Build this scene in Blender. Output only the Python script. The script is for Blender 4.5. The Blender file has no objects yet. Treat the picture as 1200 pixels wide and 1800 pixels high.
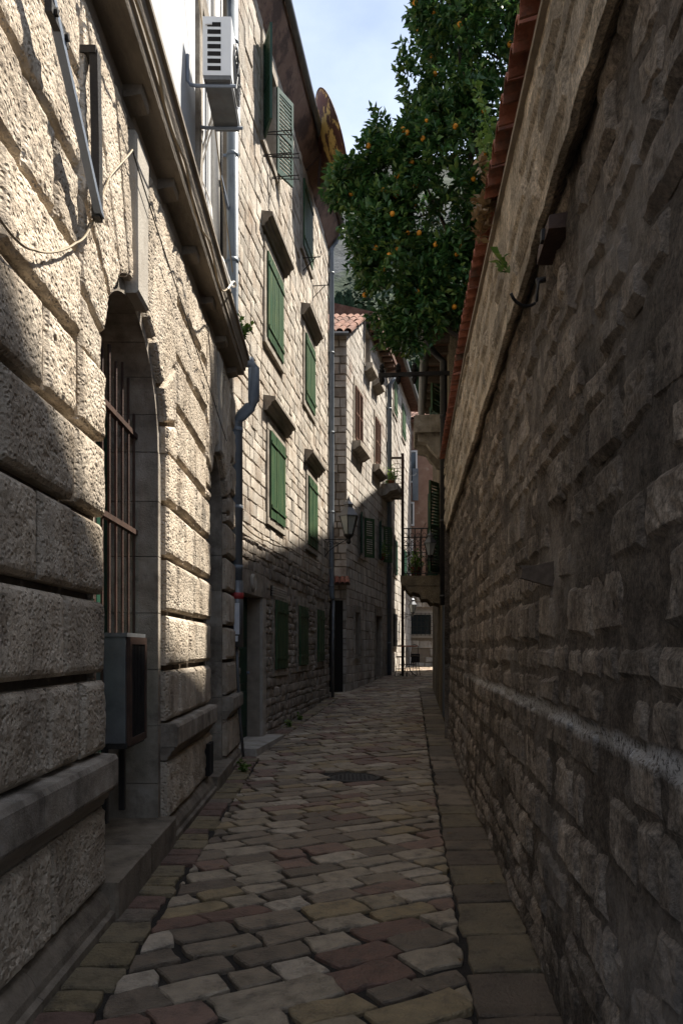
import bpy, math, random
import numpy as np
from mathutils import Vector, noise as NZ

random.seed(7); rng = np.random.default_rng(7)
R = random.uniform
SC = bpy.context.scene
COL = SC.collection

# ------------------------------------------------------------------ camera, sky, sun, exposure
cam = bpy.data.objects.new('camera', bpy.data.cameras.new('camera'))
COL.objects.link(cam); SC.camera = cam
cam.location = (0, 0, 1.6); cam.rotation_euler = (math.pi / 2, 0, 0)
cam.data.sensor_fit = 'VERTICAL'; cam.data.sensor_height = 36; cam.data.lens = 27
cam.data.shift_y = 240 / 1800; cam.data.clip_end = 3000; cam.data.clip_start = .05

SUN = Vector((.474, .213, .854)).normalized()
world = bpy.data.worlds.new('World'); SC.world = world; world.use_nodes = True
wn = world.node_tree; wn.nodes.clear()
wo = wn.nodes.new('ShaderNodeOutputWorld'); wb = wn.nodes.new('ShaderNodeBackground')
sky = wn.nodes.new('ShaderNodeTexSky'); sky.sky_type = 'NISHITA'; sky.sun_disc = False
sky.sun_elevation = math.asin(SUN.z); sky.sun_rotation = math.atan2(SUN.x, SUN.y)
sky.air_density = 1.0; sky.dust_density = 1.5; sky.ozone_density = 1.0
wtc = wn.nodes.new('ShaderNodeTexCoord'); wno = wn.nodes.new('ShaderNodeTexNoise')
wno.inputs['Scale'].default_value = 2.2; wno.inputs['Detail'].default_value = 7; wno.inputs['Roughness'].default_value = .55
wmp = wn.nodes.new('ShaderNodeMapping'); wmp.inputs['Scale'].default_value = (1, 1, 2.0); wmp.inputs['Location'].default_value = (.35, .1, .2)
wrp = wn.nodes.new('ShaderNodeMapRange'); wrp.inputs[1].default_value = .26; wrp.inputs[2].default_value = .62
wmx = wn.nodes.new('ShaderNodeMix'); wmx.data_type = 'RGBA'
wmx.inputs[7].default_value = (4.5, 5.1, 6.15, 1)          # thin sunlit cloud
wn.links.new(wtc.outputs['Generated'], wmp.inputs['Vector']); wn.links.new(wmp.outputs[0], wno.inputs['Vector'])
wn.links.new(wno.outputs['Fac'], wrp.inputs[0]); wn.links.new(wrp.outputs[0], wmx.inputs[0])
wn.links.new(sky.outputs[0], wmx.inputs[6]); wn.links.new(wmx.outputs[2], wb.inputs['Color'])
wb.inputs['Strength'].default_value = .082
wn.links.new(wb.outputs[0], wo.inputs['Surface'])

sl = bpy.data.lights.new('sun', 'SUN'); sl.energy = 5.0; sl.angle = math.radians(.9); sl.color = (1, .93, .82)
so = bpy.data.objects.new('sun', sl); COL.objects.link(so); so.location = (10, 10, 30)
so.rotation_euler = (-SUN).to_track_quat('-Z', 'Y').to_euler()
SC.view_settings.view_transform = 'Standard'; SC.view_settings.look = 'None'
SC.view_settings.gamma = 1; SC.view_settings.use_curve_mapping = False
SC.view_settings.exposure = 1.40
SC.cycles.diffuse_bounces = 6; SC.cycles.max_bounces = 10

# ------------------------------------------------------------------ materials
def nodes_of(name):
    m = bpy.data.materials.new(name); m.use_nodes = True
    nt = m.node_tree
    return m, nt, nt.nodes['Principled BSDF']
def N(nt, kind, ins=None, **kw):
    n = nt.nodes.new(kind)
    for k, v in kw.items(): setattr(n, k, v)
    for k, v in (ins or {}).items():
        if isinstance(v, bpy.types.NodeSocket): nt.links.new(v, n.inputs[k])
        else: n.inputs[k].default_value = v
    return n
def ramp(nt, fac, cols, lo=.3, hi=.7, interp='LINEAR'):
    n = nt.nodes.new('ShaderNodeValToRGB'); nt.links.new(fac, n.inputs[0])
    e = n.color_ramp.elements; n.color_ramp.interpolation = interp
    while len(e) < len(cols): e.new(.5)
    for i, c in enumerate(cols):
        e[i].position = lo + (hi - lo) * i / max(1, len(cols) - 1); e[i].color = (*c, 1)
    return n.outputs['Color']
def rnd(nt):
    oi = N(nt, 'ShaderNodeObjectInfo'); g = N(nt, 'ShaderNodeNewGeometry')
    a = N(nt, 'ShaderNodeMath', {0: oi.outputs['Random'], 1: g.outputs['Random Per Island']}, operation='ADD')
    return N(nt, 'ShaderNodeMath', {0: a.outputs[0]}, operation='FRACT').outputs[0]
def mulv(nt, col, fac, lo, hi):                   # multiply a colour by a value ranging lo..hi
    mr = N(nt, 'ShaderNodeMapRange', {0: fac, 3: lo, 4: hi})
    return N(nt, 'ShaderNodeVectorMath', {0: col, 1: N(nt, 'ShaderNodeCombineXYZ', {0: mr.outputs[0], 1: mr.outputs[0], 2: mr.outputs[0]}).outputs[0]}, operation='MULTIPLY').outputs[0]
def mix(nt, fac, a, b):
    n = N(nt, 'ShaderNodeMix', data_type='RGBA')
    for i, v in ((0, fac), (6, a), (7, b)):
        if isinstance(v, bpy.types.NodeSocket): nt.links.new(v, n.inputs[i])
        else: n.inputs[i].default_value = v if i == 0 else (*v, 1)
    return n.outputs[2]
def mat(name, cols, scale=4, bump=.3, bscale=40, rough=.85, var=0, spot=None, spotscale=3, spotlo=.55, spothi=.68, metal=0,
        stretch=(1, 1, 1), palette=None, bdist=.02, spec=.3, pits=0, gloss=0, streak=0):
    m, nt, b = nodes_of(name)
    tc = N(nt, 'ShaderNodeTexCoord').outputs['Object']
    v = N(nt, 'ShaderNodeMapping', {'Vector': tc, 'Scale': stretch}).outputs[0]
    n1 = N(nt, 'ShaderNodeTexNoise', {'Vector': v, 'Scale': scale, 'Detail': 8, 'Roughness': .62}).outputs['Fac']
    col = ramp(nt, n1, cols)
    if palette:
        pr = ramp(nt, rnd(nt), palette, 0, 1, 'CONSTANT')
        for e, i in zip(pr.node.color_ramp.elements, range(99)): e.position = i / len(palette)
        col = N(nt, 'ShaderNodeVectorMath', {0: col, 1: pr}, operation='MULTIPLY').outputs[0]
    if var: col = mulv(nt, col, rnd(nt), 1 - var, 1 + var)
    if spot:
        n3 = N(nt, 'ShaderNodeTexNoise', {'Vector': v, 'Scale': spotscale, 'Detail': 9, 'Roughness': .7}).outputs['Fac']
        mr = N(nt, 'ShaderNodeMapRange', {0: n3, 1: spotlo, 2: spothi}).outputs[0]
        col = mix(nt, mr, col, spot)
    if streak:                                        # run-off soot and damp, in the stone's own surface
        sv = N(nt, 'ShaderNodeMapping', {'Vector': tc, 'Scale': (2.2, 2.2, .3)}).outputs[0]
        sn = N(nt, 'ShaderNodeTexNoise', {'Vector': sv, 'Scale': 1.4, 'Detail': 7, 'Roughness': .65}).outputs['Fac']
        col = mulv(nt, col, N(nt, 'ShaderNodeMapRange', {0: sn, 1: .36, 2: .6}).outputs[0], 1 - streak, 1.06)
    nt.links.new(col, b.inputs['Base Color'])
    b.inputs['Roughness'].default_value = rough; b.inputs['Metallic'].default_value = metal
    b.inputs['Specular IOR Level'].default_value = spec
    if gloss:
        nt.links.new(N(nt, 'ShaderNodeMapRange', {0: n1, 1: .3, 2: .7, 3: rough - gloss, 4: rough + gloss}).outputs[0], b.inputs['Roughness'])
    if bump:
        h = N(nt, 'ShaderNodeTexNoise', {'Vector': v, 'Scale': bscale, 'Detail': 6, 'Roughness': .65}).outputs['Fac']
        if pits:
            vo = N(nt, 'ShaderNodeTexVoronoi', {'Vector': v, 'Scale': pits}).outputs['Distance']
            h = N(nt, 'ShaderNodeMath', {0: h, 1: N(nt, 'ShaderNodeMapRange', {0: vo, 1: 0, 2: .45}).outputs[0]}, operation='ADD').outputs[0]
        bm = N(nt, 'ShaderNodeBump', {'Height': h, 'Strength': bump, 'Distance': bdist})
        nt.links.new(bm.outputs[0], b.inputs['Normal'])
    return m

M = {}
M['rust'] = mat('rusticated_limestone', [(.37, .30, .225), (.52, .44, .345), (.61, .53, .43)], 4, .8, 44, .9, .17, (.24, .20, .16), 2.2, .57, .78, pits=34, bdist=.03, streak=.30)
M['smooth'] = mat('dressed_limestone', [(.21, .175, .14), (.32, .28, .23), (.41, .37, .32)], 5, .6, 70, .88, .1, (.11, .09, .072), 3.5, .5, .72, streak=.3)
M['step'] = mat('worn_brown_step', [(.12, .095, .07), (.20, .165, .125), (.26, .22, .17)], 5, .7, 50, .85, .12, (.07, .055, .042), 3, .5, .7)
M['key'] = mat('pale_keystone', [(.30, .27, .23), (.40, .37, .325)], 4, .4, 60, .85, .08, (.2, .175, .145), 3, .52, .72)
M['joint'] = mat('lime_joint', [(.07, .056, .045), (.14, .115, .092)], 9, .5, 50, .95)
M['ashlar'] = mat('pale_ashlar', [(.35, .30, .245), (.47, .42, .355), (.55, .505, .44)], 3.5, .6, 45, .9, .26, (.30, .22, .155), 1.5, .48, .70, pits=40, streak=.28)
M['ashlar2'] = mat('grey_ashlar', [(.33, .29, .245), (.46, .42, .37), (.54, .51, .46)], 3.0, .6, 45, .9, .17, (.24, .17, .13), .9, .52, .72, streak=.3)
M['rubble'] = mat('rubble_stone', [(.17, .14, .115), (.27, .23, .19), (.36, .32, .27)], 4, .8, 40, .92, .22)
M['mortar'] = mat('old_mortar', [(.20, .165, .13), (.30, .255, .205)], 6, .6, 60, .95)
M['plaster'] = mat('white_plaster', [(.40, .41, .425), (.47, .48, .495)], 2, .12, 30, .9, 0, (.40, .39, .38), 1.1, .55, .75, stretch=(1, 1, .4))
M['redplaster'] = mat('worn_red_plaster', [(.20, .115, .085), (.30, .20, .15)], 2.2, .3, 30, .95, 0, (.36, .30, .25), 1.6, .55, .66)
M['cornice'] = mat('weathered_cornice', [(.13, .105, .085), (.21, .18, .145), (.28, .245, .205)], 3, .5, 50, .9, .05, (.07, .06, .05), 2, .5, .7, stretch=(.3, 1, 1))
M['soffit'] = mat('stained_soffit', [(.17, .105, .078), (.25, .165, .125)], 3, .3, 40, .9, 0, (.09, .06, .05), 1.6, .50, .60)
M['green'] = mat('green_paint', [(.011, .036, .018), (.019, .058, .026), (.032, .082, .036)], 3, .25, 40, .55, .12, (.10, .13, .055), 2.2, .48, .64, stretch=(12, 12, .7))
M['darkgreen'] = mat('dark_green_paint', [(.008, .035, .022), (.014, .055, .032)], 3, .2, 40, .5, .1, stretch=(6, 6, 1))
M['brown'] = mat('brown_paint', [(.07, .035, .022), (.12, .06, .04)], 4, .25, 40, .6, .1, stretch=(6, 6, 1))
M['pipe'] = mat('blue_grey_pipe', [(.12, .145, .17), (.17, .195, .225)], 4, .1, 30, .45, .04, (.085, .10, .12), 2.2, .55, .75, spec=.5)
M['gutter'] = mat('grey_gutter', [(.11, .115, .12), (.17, .175, .18)], 4, .1, 30, .4, 0, metal=.5)
M['iron'] = mat('black_iron', [(.012, .011, .011), (.028, .025, .023)], 9, .3, 60, .55, 0, (.07, .03, .015), 5, .62, .75)
M['steel'] = mat('grey_steel_strip', [(.16, .19, .24), (.22, .25, .30)], 6, .2, 50, .5, 0, (.12, .09, .07), 6, .6, .75, metal=.3)
M['rustbar'] = mat('rusty_bar', [(.03, .017, .013), (.075, .042, .03)], 8, .3, 60, .7)
M['acwhite'] = mat('ac_enamel', [(.62, .63, .64), (.70, .71, .72)], 3, .03, 30, .4, 0, (.45, .44, .42), 2, .6, .8)
M['acgrey'] = mat('ac_grey', [(.07, .073, .077), (.15, .155, .16)], 4, .1, 30, .5, 0, (.12, .10, .09), 5, .55, .7)
M['dark'] = mat('dark_interior', [(.008, .007, .007), (.015, .013, .012)], 3, 0)
M['glass'] = mat('window_glass', [(.02, .03, .035), (.035, .045, .05)], 2, .02, 3, .08, spec=.6)
M['tile'] = mat('terracotta_tile', [(.15, .05, .03), (.24, .085, .05), (.30, .125, .08)], 6, .5, 50, .9, .25, (.085, .06, .047), 5, .50, .68)
M['oldtile'] = mat('old_roof_tile', [(.085, .04, .027), (.145, .07, .047), (.19, .115, .085)], 6, .4, 50, .9, .25, (.12, .10, .08), 4, .55, .7)
M['wirew'] = mat('white_cable', [(.55, .52, .47), (.65, .62, .57)], 20, 0, rough=.6)
M['wireb'] = mat('brown_cable', [(.22, .17, .11), (.30, .24, .16)], 20, 0, rough=.6)
M['wirek'] = mat('black_cable', [(.015, .015, .015), (.025, .025, .025)], 20, 0, rough=.6)
M['cobble'] = mat('street_stone', [(.45, .42, .38), (.82, .79, .75), (1.08, 1.02, .95)], 9, .8, 45, .50, .16, (.09, .07, .055), 5.5, .54, .72, gloss=.12, bdist=.025,
    palette=[(.44, .37, .28), (.33, .27, .20), (.40, .33, .23), (.22, .175, .13), (.36, .28, .165), (.21, .125, .095), (.42, .355, .275), (.27, .215, .16), (.48, .415, .335), (.18, .14, .105), (.37, .31, .235), (.24, .155, .12)], spec=.5)
M['cobyellow'] = mat('yellow_street_stone', [(.6, .56, .5), (.95, .93, .9), (1.15, 1.1, 1.05)], 9, 1.0, 45, .65, .14, (.07, .055, .043), 5, .50, .70, bdist=.035,
    palette=[(.30, .24, .14), (.27, .22, .14), (.22, .18, .14), (.19, .12, .095)], spec=.4)
M['kerb'] = mat('dark_kerb_slab', [(.5, .47, .43), (.82, .79, .75), (1.05, 1, .95)], 9, .9, 45, .6, .16, (.06, .047, .037), 4.5, .48, .68, gloss=.12, bdist=.03,
    palette=[(.27, .215, .155), (.20, .16, .12), (.25, .205, .135), (.18, .14, .105), (.30, .245, .185)], spec=.4)
M['dirt'] = mat('dark_street_joint', [(.016, .013, .011), (.038, .031, .025)], 8, .8, 70, .9)
M['rock'] = mat('grey_hill', [(.018, .024, .017), (.03, .035, .037), (.05, .056, .062)], .06, .6, .5, .95, 0, (.022, .036, .018), .035, .46, .54, bdist=1.5)
M['scrub'] = mat('hill_scrub', [(.014, .026, .012), (.03, .05, .02)], .3, 0, rough=.9, var=.3)
M['cypress'] = mat('cypress_green', [(.015, .035, .018), (.03, .055, .025)], 1, 0, rough=.9, var=.25)
M['bark'] = mat('bark', [(.05, .038, .028), (.10, .08, .06)], 9, .6, 40, .95)
M['orange'] = mat('orange_peel', [(.46, .16, .012), (.60, .25, .02)], 6, .15, 120, .45, .12)
M['wood'] = mat('weathered_wood', [(.07, .05, .038), (.13, .10, .075)], 4, .4, 40, .85, stretch=(1, 8, 8))
M['dish'] = mat('rusted_dish', [(.075, .03, .02), (.11, .05, .03)], 3, .2, 40, .7, 0, (.62, .42, .13), 2.8, .51, .555, stretch=(1.2, 1.2, .6))
M['lampglass'] = mat('dusty_lamp_glass', [(.20, .22, .22), (.28, .29, .28)], 4, 0, rough=.3)
M['lampmetal'] = mat('grey_lamp_metal', [(.07, .075, .085), (.11, .115, .125)], 4, .1, 40, .4, metal=.4)
M['curtain'] = mat('pale_curtain', [(.42, .42, .45), (.52, .52, .55)], 5, .2, 10, .8, stretch=(6, 6, .5))
M['redpaint'] = mat('faded_red', [(.28, .03, .03), (.36, .05, .05)], 5, 0, rough=.5)
M['paper'] = mat('notice_paper', [(.45, .48, .52), (.6, .62, .65)], 7, 0, rough=.5)
M['blue'] = mat('blue_cloth', [(.06, .07, .16), (.10, .11, .22)], 5, .2, 20, .9)
M['tabletop'] = mat('red_table_edge', [(.35, .09, .04), (.45, .13, .06)], 5, 0, rough=.5)
def leafmat(name, cols, trans=.25):
    m, nt, b = nodes_of(name)
    col = ramp(nt, rnd(nt), cols, 0, 1)
    nt.links.new(col, b.inputs['Base Color']); b.inputs['Roughness'].default_value = .42; b.inputs['Specular IOR Level'].default_value = .4
    t = N(nt, 'ShaderNodeBsdfTranslucent', {'Color': col}); a = N(nt, 'ShaderNodeMixShader', {0: trans, 1: b.outputs[0], 2: t.outputs[0]})
    nt.links.new(a.outputs[0], nt.nodes['Material Output'].inputs['Surface'])
    return m
M['leaf'] = leafmat('orange_leaf', [(.016, .05, .014), (.03, .085, .022), (.045, .115, .03), (.07, .15, .035), (.15, .21, .045)])
M['weed'] = leafmat('weed_leaf', [(.06, .13, .025), (.12, .21, .04), (.18, .26, .05)], .35)
M['dry'] = leafmat('dry_leaf', [(.18, .11, .05), (.26, .17, .08)], .2)

# garden wall: weathered rubble with a lime-white splash line of its own shape
def wallmat(name, cols, light, linez=None):
    m, nt, b = nodes_of(name)
    tc = N(nt, 'ShaderNodeTexCoord').outputs['Object']
    n1 = N(nt, 'ShaderNodeTexNoise', {'Vector': tc, 'Scale': 5, 'Detail': 10, 'Roughness': .68}).outputs['Fac']
    n2 = N(nt, 'ShaderNodeTexNoise', {'Vector': tc, 'Scale': .9, 'Detail': 8, 'Roughness': .62}).outputs['Fac']
    n3 = N(nt, 'ShaderNodeTexNoise', {'Vector': tc, 'Scale': 7, 'Detail': 10, 'Roughness': .78}).outputs['Fac']
    n4 = N(nt, 'ShaderNodeTexNoise', {'Vector': tc, 'Scale': 46, 'Detail': 6, 'Roughness': .8}).outputs['Fac']
    col = ramp(nt, n1, cols, .32, .68)
    col = mulv(nt, col, rnd(nt), .72, 1.28)
    col = mulv(nt, col, N(nt, 'ShaderNodeMapRange', {0: n4, 1: .34, 2: .66}).outputs[0], .32, 1.75)
    col = mix(nt, N(nt, 'ShaderNodeMapRange', {0: n2, 1: .52, 2: .66, 4: .75}).outputs[0], col, light)
    col = mix(nt, N(nt, 'ShaderNodeMapRange', {0: n3, 1: .53, 2: .70, 4: .75}).outputs[0], col, tuple(c * .35 for c in cols[0]))
    n5 = N(nt, 'ShaderNodeTexNoise', {'Vector': N(nt, 'ShaderNodeMapping', {'Vector': tc, 'Scale': (1.6, 1, .45), 'Location': (3.3, 0, 1.7)}).outputs[0], 'Scale': 1.3, 'Detail': 7, 'Roughness': .65}).outputs['Fac']
    col = mulv(nt, col, N(nt, 'ShaderNodeMapRange', {0: n5, 1: .38, 2: .62}).outputs[0], .55, 1.2)
    if linez:
        s = N(nt, 'ShaderNodeSeparateXYZ', {0: tc})
        d = N(nt, 'ShaderNodeMath', {0: s.outputs[2], 1: linez}, operation='SUBTRACT').outputs[0]
        nn = N(nt, 'ShaderNodeTexNoise', {'Vector': tc, 'Scale': 2.5, 'Detail': 6}).outputs['Fac']
        d = N(nt, 'ShaderNodeMath', {0: d, 1: N(nt, 'ShaderNodeMapRange', {0: nn, 3: -.05, 4: .05}).outputs[0]}, operation='ADD').outputs[0]
        d = N(nt, 'ShaderNodeMath', {0: d}, operation='ABSOLUTE').outputs[0]
        band = N(nt, 'ShaderNodeMapRange', {0: d, 1: .012, 2: .05, 3: 1, 4: 0}).outputs[0]
        fade = N(nt, 'ShaderNodeMapRange', {0: s.outputs[0], 1: 6.0, 2: 10.0, 3: .95, 4: .15}).outputs[0]
        k = N(nt, 'ShaderNodeMath', {0: band, 1: fade}, operation='MULTIPLY').outputs[0]
        k = N(nt, 'ShaderNodeMath', {0: k, 1: N(nt, 'ShaderNodeMapRange', {0: n4, 1: .40, 2: .52}).outputs[0]}, operation='MULTIPLY').outputs[0]
        col = mix(nt, k, col, (.62, .60, .58))
    nt.links.new(col, b.inputs['Base Color']); b.inputs['Roughness'].default_value = .9; b.inputs['Specular IOR Level'].default_value = .25
    h = N(nt, 'ShaderNodeTexNoise', {'Vector': tc, 'Scale': 34, 'Detail': 8, 'Roughness': .75}).outputs['Fac']
    nt.links.new(N(nt, 'ShaderNodeBump', {'Height': h, 'Strength': 1.0, 'Distance': .05}).outputs[0], b.inputs['Normal'])
    return m
M['gstone'] = wallmat('garden_wall_stone', [(.13, .10, .076), (.28, .228, .18), (.43, .36, .29)], (.42, .37, .325), 1.29)
M['gmortar'] = wallmat('garden_wall_mortar', [(.09, .07, .054), (.19, .152, .12), (.30, .25, .20)], (.38, .335, .29), 1.29)
M['gplaster'] = wallmat('garden_wall_render', [(.42, .34, .25), (.55, .46, .35), (.62, .53, .42)], (.58, .50, .40))
M['rplaster'] = wallmat('side_house_render', [(.15, .115, .075), (.22, .175, .115), (.27, .22, .155)], (.25, .205, .145))

# ------------------------------------------------------------------ mesh building
class MB:
    def __init__(s, flip=False): s.v = []; s.f = []; s.flip = flip
    def pt(s, p):
        s.v.append((p[0], -p[1], p[2]) if s.flip else tuple(p)); return len(s.v) - 1
    def face(s, idx): s.f.append(tuple(reversed(idx)) if s.flip else tuple(idx))
    def poly(s, pts): s.face([s.pt(p) for p in pts])
    def hexa(s, p):                                   # 8 points: bottom ring 0-3 counter-clockwise, top ring 4-7
        i = [s.pt(q) for q in p]
        for q in ((3, 2, 1, 0), (4, 5, 6, 7), (0, 1, 5, 4), (1, 2, 6, 5), (2, 3, 7, 6), (3, 0, 4, 7)): s.face([i[k] for k in q])
    def box(s, x0, x1, y0, y1, z0, z1):
        s.hexa([(x0, y0, z0), (x1, y0, z0), (x1, y1, z0), (x0, y1, z0), (x0, y0, z1), (x1, y0, z1), (x1, y1, z1), (x0, y1, z1)])
    def tube(s, pts, r, n=8, cap=True):
        pts = [Vector(p) for p in pts]; rr = r if isinstance(r, (list, tuple)) else [r] * len(pts); rings = []
        for i, p in enumerate(pts):
            t = (pts[min(i + 1, len(pts) - 1)] - pts[max(i - 1, 0)]).normalized()
            a = t.cross(Vector((0, 0, 1)) if abs(t.z) < .9 else Vector((1, 0, 0))).normalized(); b = t.cross(a)
            rings.append([s.pt(p + (a * math.cos(2 * math.pi * k / n) + b * math.sin(2 * math.pi * k / n)) * rr[i]) for k in range(n)])
        for A, B in zip(rings, rings[1:]):
            for k in range(n): s.face((A[k], A[(k + 1) % n], B[(k + 1) % n], B[k]))
        if cap: s.face(list(reversed(rings[0]))); s.face(rings[-1])
    def lathe(s, prof, c=(0, 0, 0), n=12, sq=False):    # prof: (radius, z)
        rings = []
        for r, z in prof:
            rings.append([s.pt((c[0] + r * math.cos(2 * math.pi * (k + .5 * sq) / n), c[1] + r * math.sin(2 * math.pi * (k + .5 * sq) / n), c[2] + z)) for k in range(n)])
        for A, B in zip(rings, rings[1:]):
            for k in range(n): s.face((A[k], A[(k + 1) % n], B[(k + 1) % n], B[k]))
        s.face(list(reversed(rings[0]))); s.face(rings[-1])
    def extrude(s, prof, u0, u1):                       # prof: (w, z) polygon swept along u
        A = [s.pt((u0, w, z)) for w, z in prof]; B = [s.pt((u1, w, z)) for w, z in prof]; n = len(prof)
        for k in range(n): s.face((A[k], A[(k + 1) % n], B[(k + 1) % n], B[k]))
        s.face(list(reversed(A))); s.face(B)
    def stone(s, q, w0, w1, inset=.012, dome=0):        # q: four (u,z) corners; a chamfered block
        cu = sum(p[0] for p in q) / 4; cz = sum(p[1] for p in q) / 4
        def sh(p, d):
            du, dz = p[0] - cu, p[1] - cz; L = math.hypot(du, dz) or 1
            return (p[0] - du / L * d * 1.4, p[1] - dz / L * d * 1.4)
        a = [s.pt((p[0], w0, p[1])) for p in q]
        b = [s.pt((*[sh(p, .002)[0]], w1 - inset * .8, sh(p, .002)[1])) for p in q]
        c = [s.pt((sh(p, inset)[0], w1 + R(-.4, .4) * dome, sh(p, inset)[1])) for p in q]
        m = s.pt((cu, w1 + dome, cz))
        for k in range(4):
            j = (k + 1) % 4
            s.face((a[k], a[j], b[j], b[k])); s.face((b[k], b[j], c[j], c[k])); s.face((c[k], c[j], m))
    def rough(s, q, w0, w1, amp, step=.032, edge=.05, seed=0):   # a hewn block face, displaced grid over a quad
        L1 = math.hypot(q[1][0] - q[0][0], q[1][1] - q[0][1]); L2 = math.hypot(q[3][0] - q[0][0], q[3][1] - q[0][1])
        L1 = max(L1, math.hypot(q[2][0] - q[3][0], q[2][1] - q[3][1])); L2 = max(L2, math.hypot(q[2][0] - q[1][0], q[2][1] - q[1][1]))
        nu = max(4, int(L1 / step)); nz = max(4, int(L2 / step)); g = []
        for j in range(nz + 1):
            row = []
            for i in range(nu + 1):
                a, b = i / nu, j / nz
                u = (q[0][0] * (1 - a) + q[1][0] * a) * (1 - b) + (q[3][0] * (1 - a) + q[2][0] * a) * b
                z = (q[0][1] * (1 - a) + q[1][1] * a) * (1 - b) + (q[3][1] * (1 - a) + q[2][1] * a) * b
                e = min(min(a, 1 - a) * L1, min(b, 1 - b) * L2) / edge; e = min(1, e); e = math.sqrt(e) if e > 0 else 0
                p = Vector((u * 1.0 + seed * 3.7, z, seed * 1.3))
                h = .5 * NZ.noise(p * 3.5) + .45 * NZ.noise(p * 11) - .8 * max(0, NZ.noise(p * 19) - .12) + .35 * NZ.noise(p * 30) + .25 * NZ.noise(p * 60)
                row.append((u, (w1 - .028) + (.028 + amp * h) * e, z))
            g.append(row)
        ids = [[s.pt(p) for p in r] for r in g]
        for j in range(nz):
            for i in range(nu): s.face((ids[j][i], ids[j][i + 1], ids[j + 1][i + 1], ids[j + 1][i]))
        rim = ids[0][:-1] + [r[-1] for r in ids[:-1]] + ids[-1][:0:-1] + [r[0] for r in ids[:0:-1]]
        back = []
        for k in rim:
            v = s.v[k]; back.append(s.pt((v[0], w0, v[2])))
        for k in range(len(rim)):
            j = (k + 1) % len(rim); s.face((rim[j], rim[k], back[k], back[j]))
    def merge(s, o):
        n = len(s.v); s.v += o.v; s.f += [tuple(i + n for i in f) for f in o.f]
    def build(s, name, m, parent=None, smooth=False, kind=None):
        me = bpy.data.meshes.new(name); me.from_pydata(s.v, [], s.f); me.materials.append(M[m] if isinstance(m, str) else m)
        if smooth: me.polygons.foreach_set('use_smooth', [True] * len(me.polygons))
        me.update()
        o = bpy.data.objects.new(name, me); COL.objects.link(o); o.parent = parent
        if kind: o['kind'] = kind
        return o
def tag(o, label, cat, group=None):
    o['label'] = label; o['category'] = cat
    if group: o['group'] = group
    return o
class Fr:                                             # a wall's own frame: u along it, w out to the street, z up
    def __init__(s, name, label, cat, a, sl, Y0, side, group=None):
        s.a, s.sl, s.Y0, s.k = a, sl, Y0, math.sqrt(1 + sl * sl); s.flip = side == 'L'
        s.root = bpy.data.objects.new(name, None); COL.objects.link(s.root)
        s.root.location = (a + sl * Y0, Y0, 0); s.rz = math.atan2(1, sl); s.root.rotation_euler = (0, 0, s.rz)
        if label: tag(s.root, label, cat, group)
    def u(s, Y): return (Y - s.Y0) * s.k
    def mb(s): return MB(s.flip)
    def at(s, name, label, cat, Y, w, z, group=None):   # a thing of its own fixed to this wall
        t = Fr.__new__(Fr); t.flip = s.flip; t.rz = s.rz
        t.root = bpy.data.objects.new(name, None); COL.objects.link(t.root)
        L = Vector((s.u(Y), -w if s.flip else w, 0)); c, n = math.cos(s.rz), math.sin(s.rz)
        t.root.location = (s.root.location.x + L.x * c - L.y * n, s.root.location.y + L.x * n + L.y * c, z)
        t.root.rotation_euler = (0, 0, s.rz); tag(t.root, label, cat, group); return t
    def world(s, Y, w, z):
        L = Vector((s.u(Y), -w if s.flip else w, 0)); c, n = math.cos(s.rz), math.sin(s.rz)
        return Vector((s.root.location.x + L.x * c - L.y * n, s.root.location.y + L.x * n + L.y * c, z))
def thing(name, label, cat, loc, group=None):
    o = bpy.data.objects.new(name, None); COL.objects.link(o); o.location = loc; return tag(o, label, cat, group)
def pieces(lst, name, m, parent, keep=300):           # lst of (score, MB): largest in view singly, the rest joined
    lst.sort(key=lambda t: -t[0])
    for sc, mb in lst[:keep]: mb.build(name, m, parent)
    if len(lst) > keep:
        big = MB()
        for sc, mb in lst[keep:]: big.merge(mb)
        big.build('far_' + name + 's', m, parent, kind='stuff')
def gz(y):
    if y < 9.5: return 0.0
    if y < 12.5: return .00567 * (y - 9.5) ** 2
    return .034 * (min(y, 33) - 11)
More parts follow.
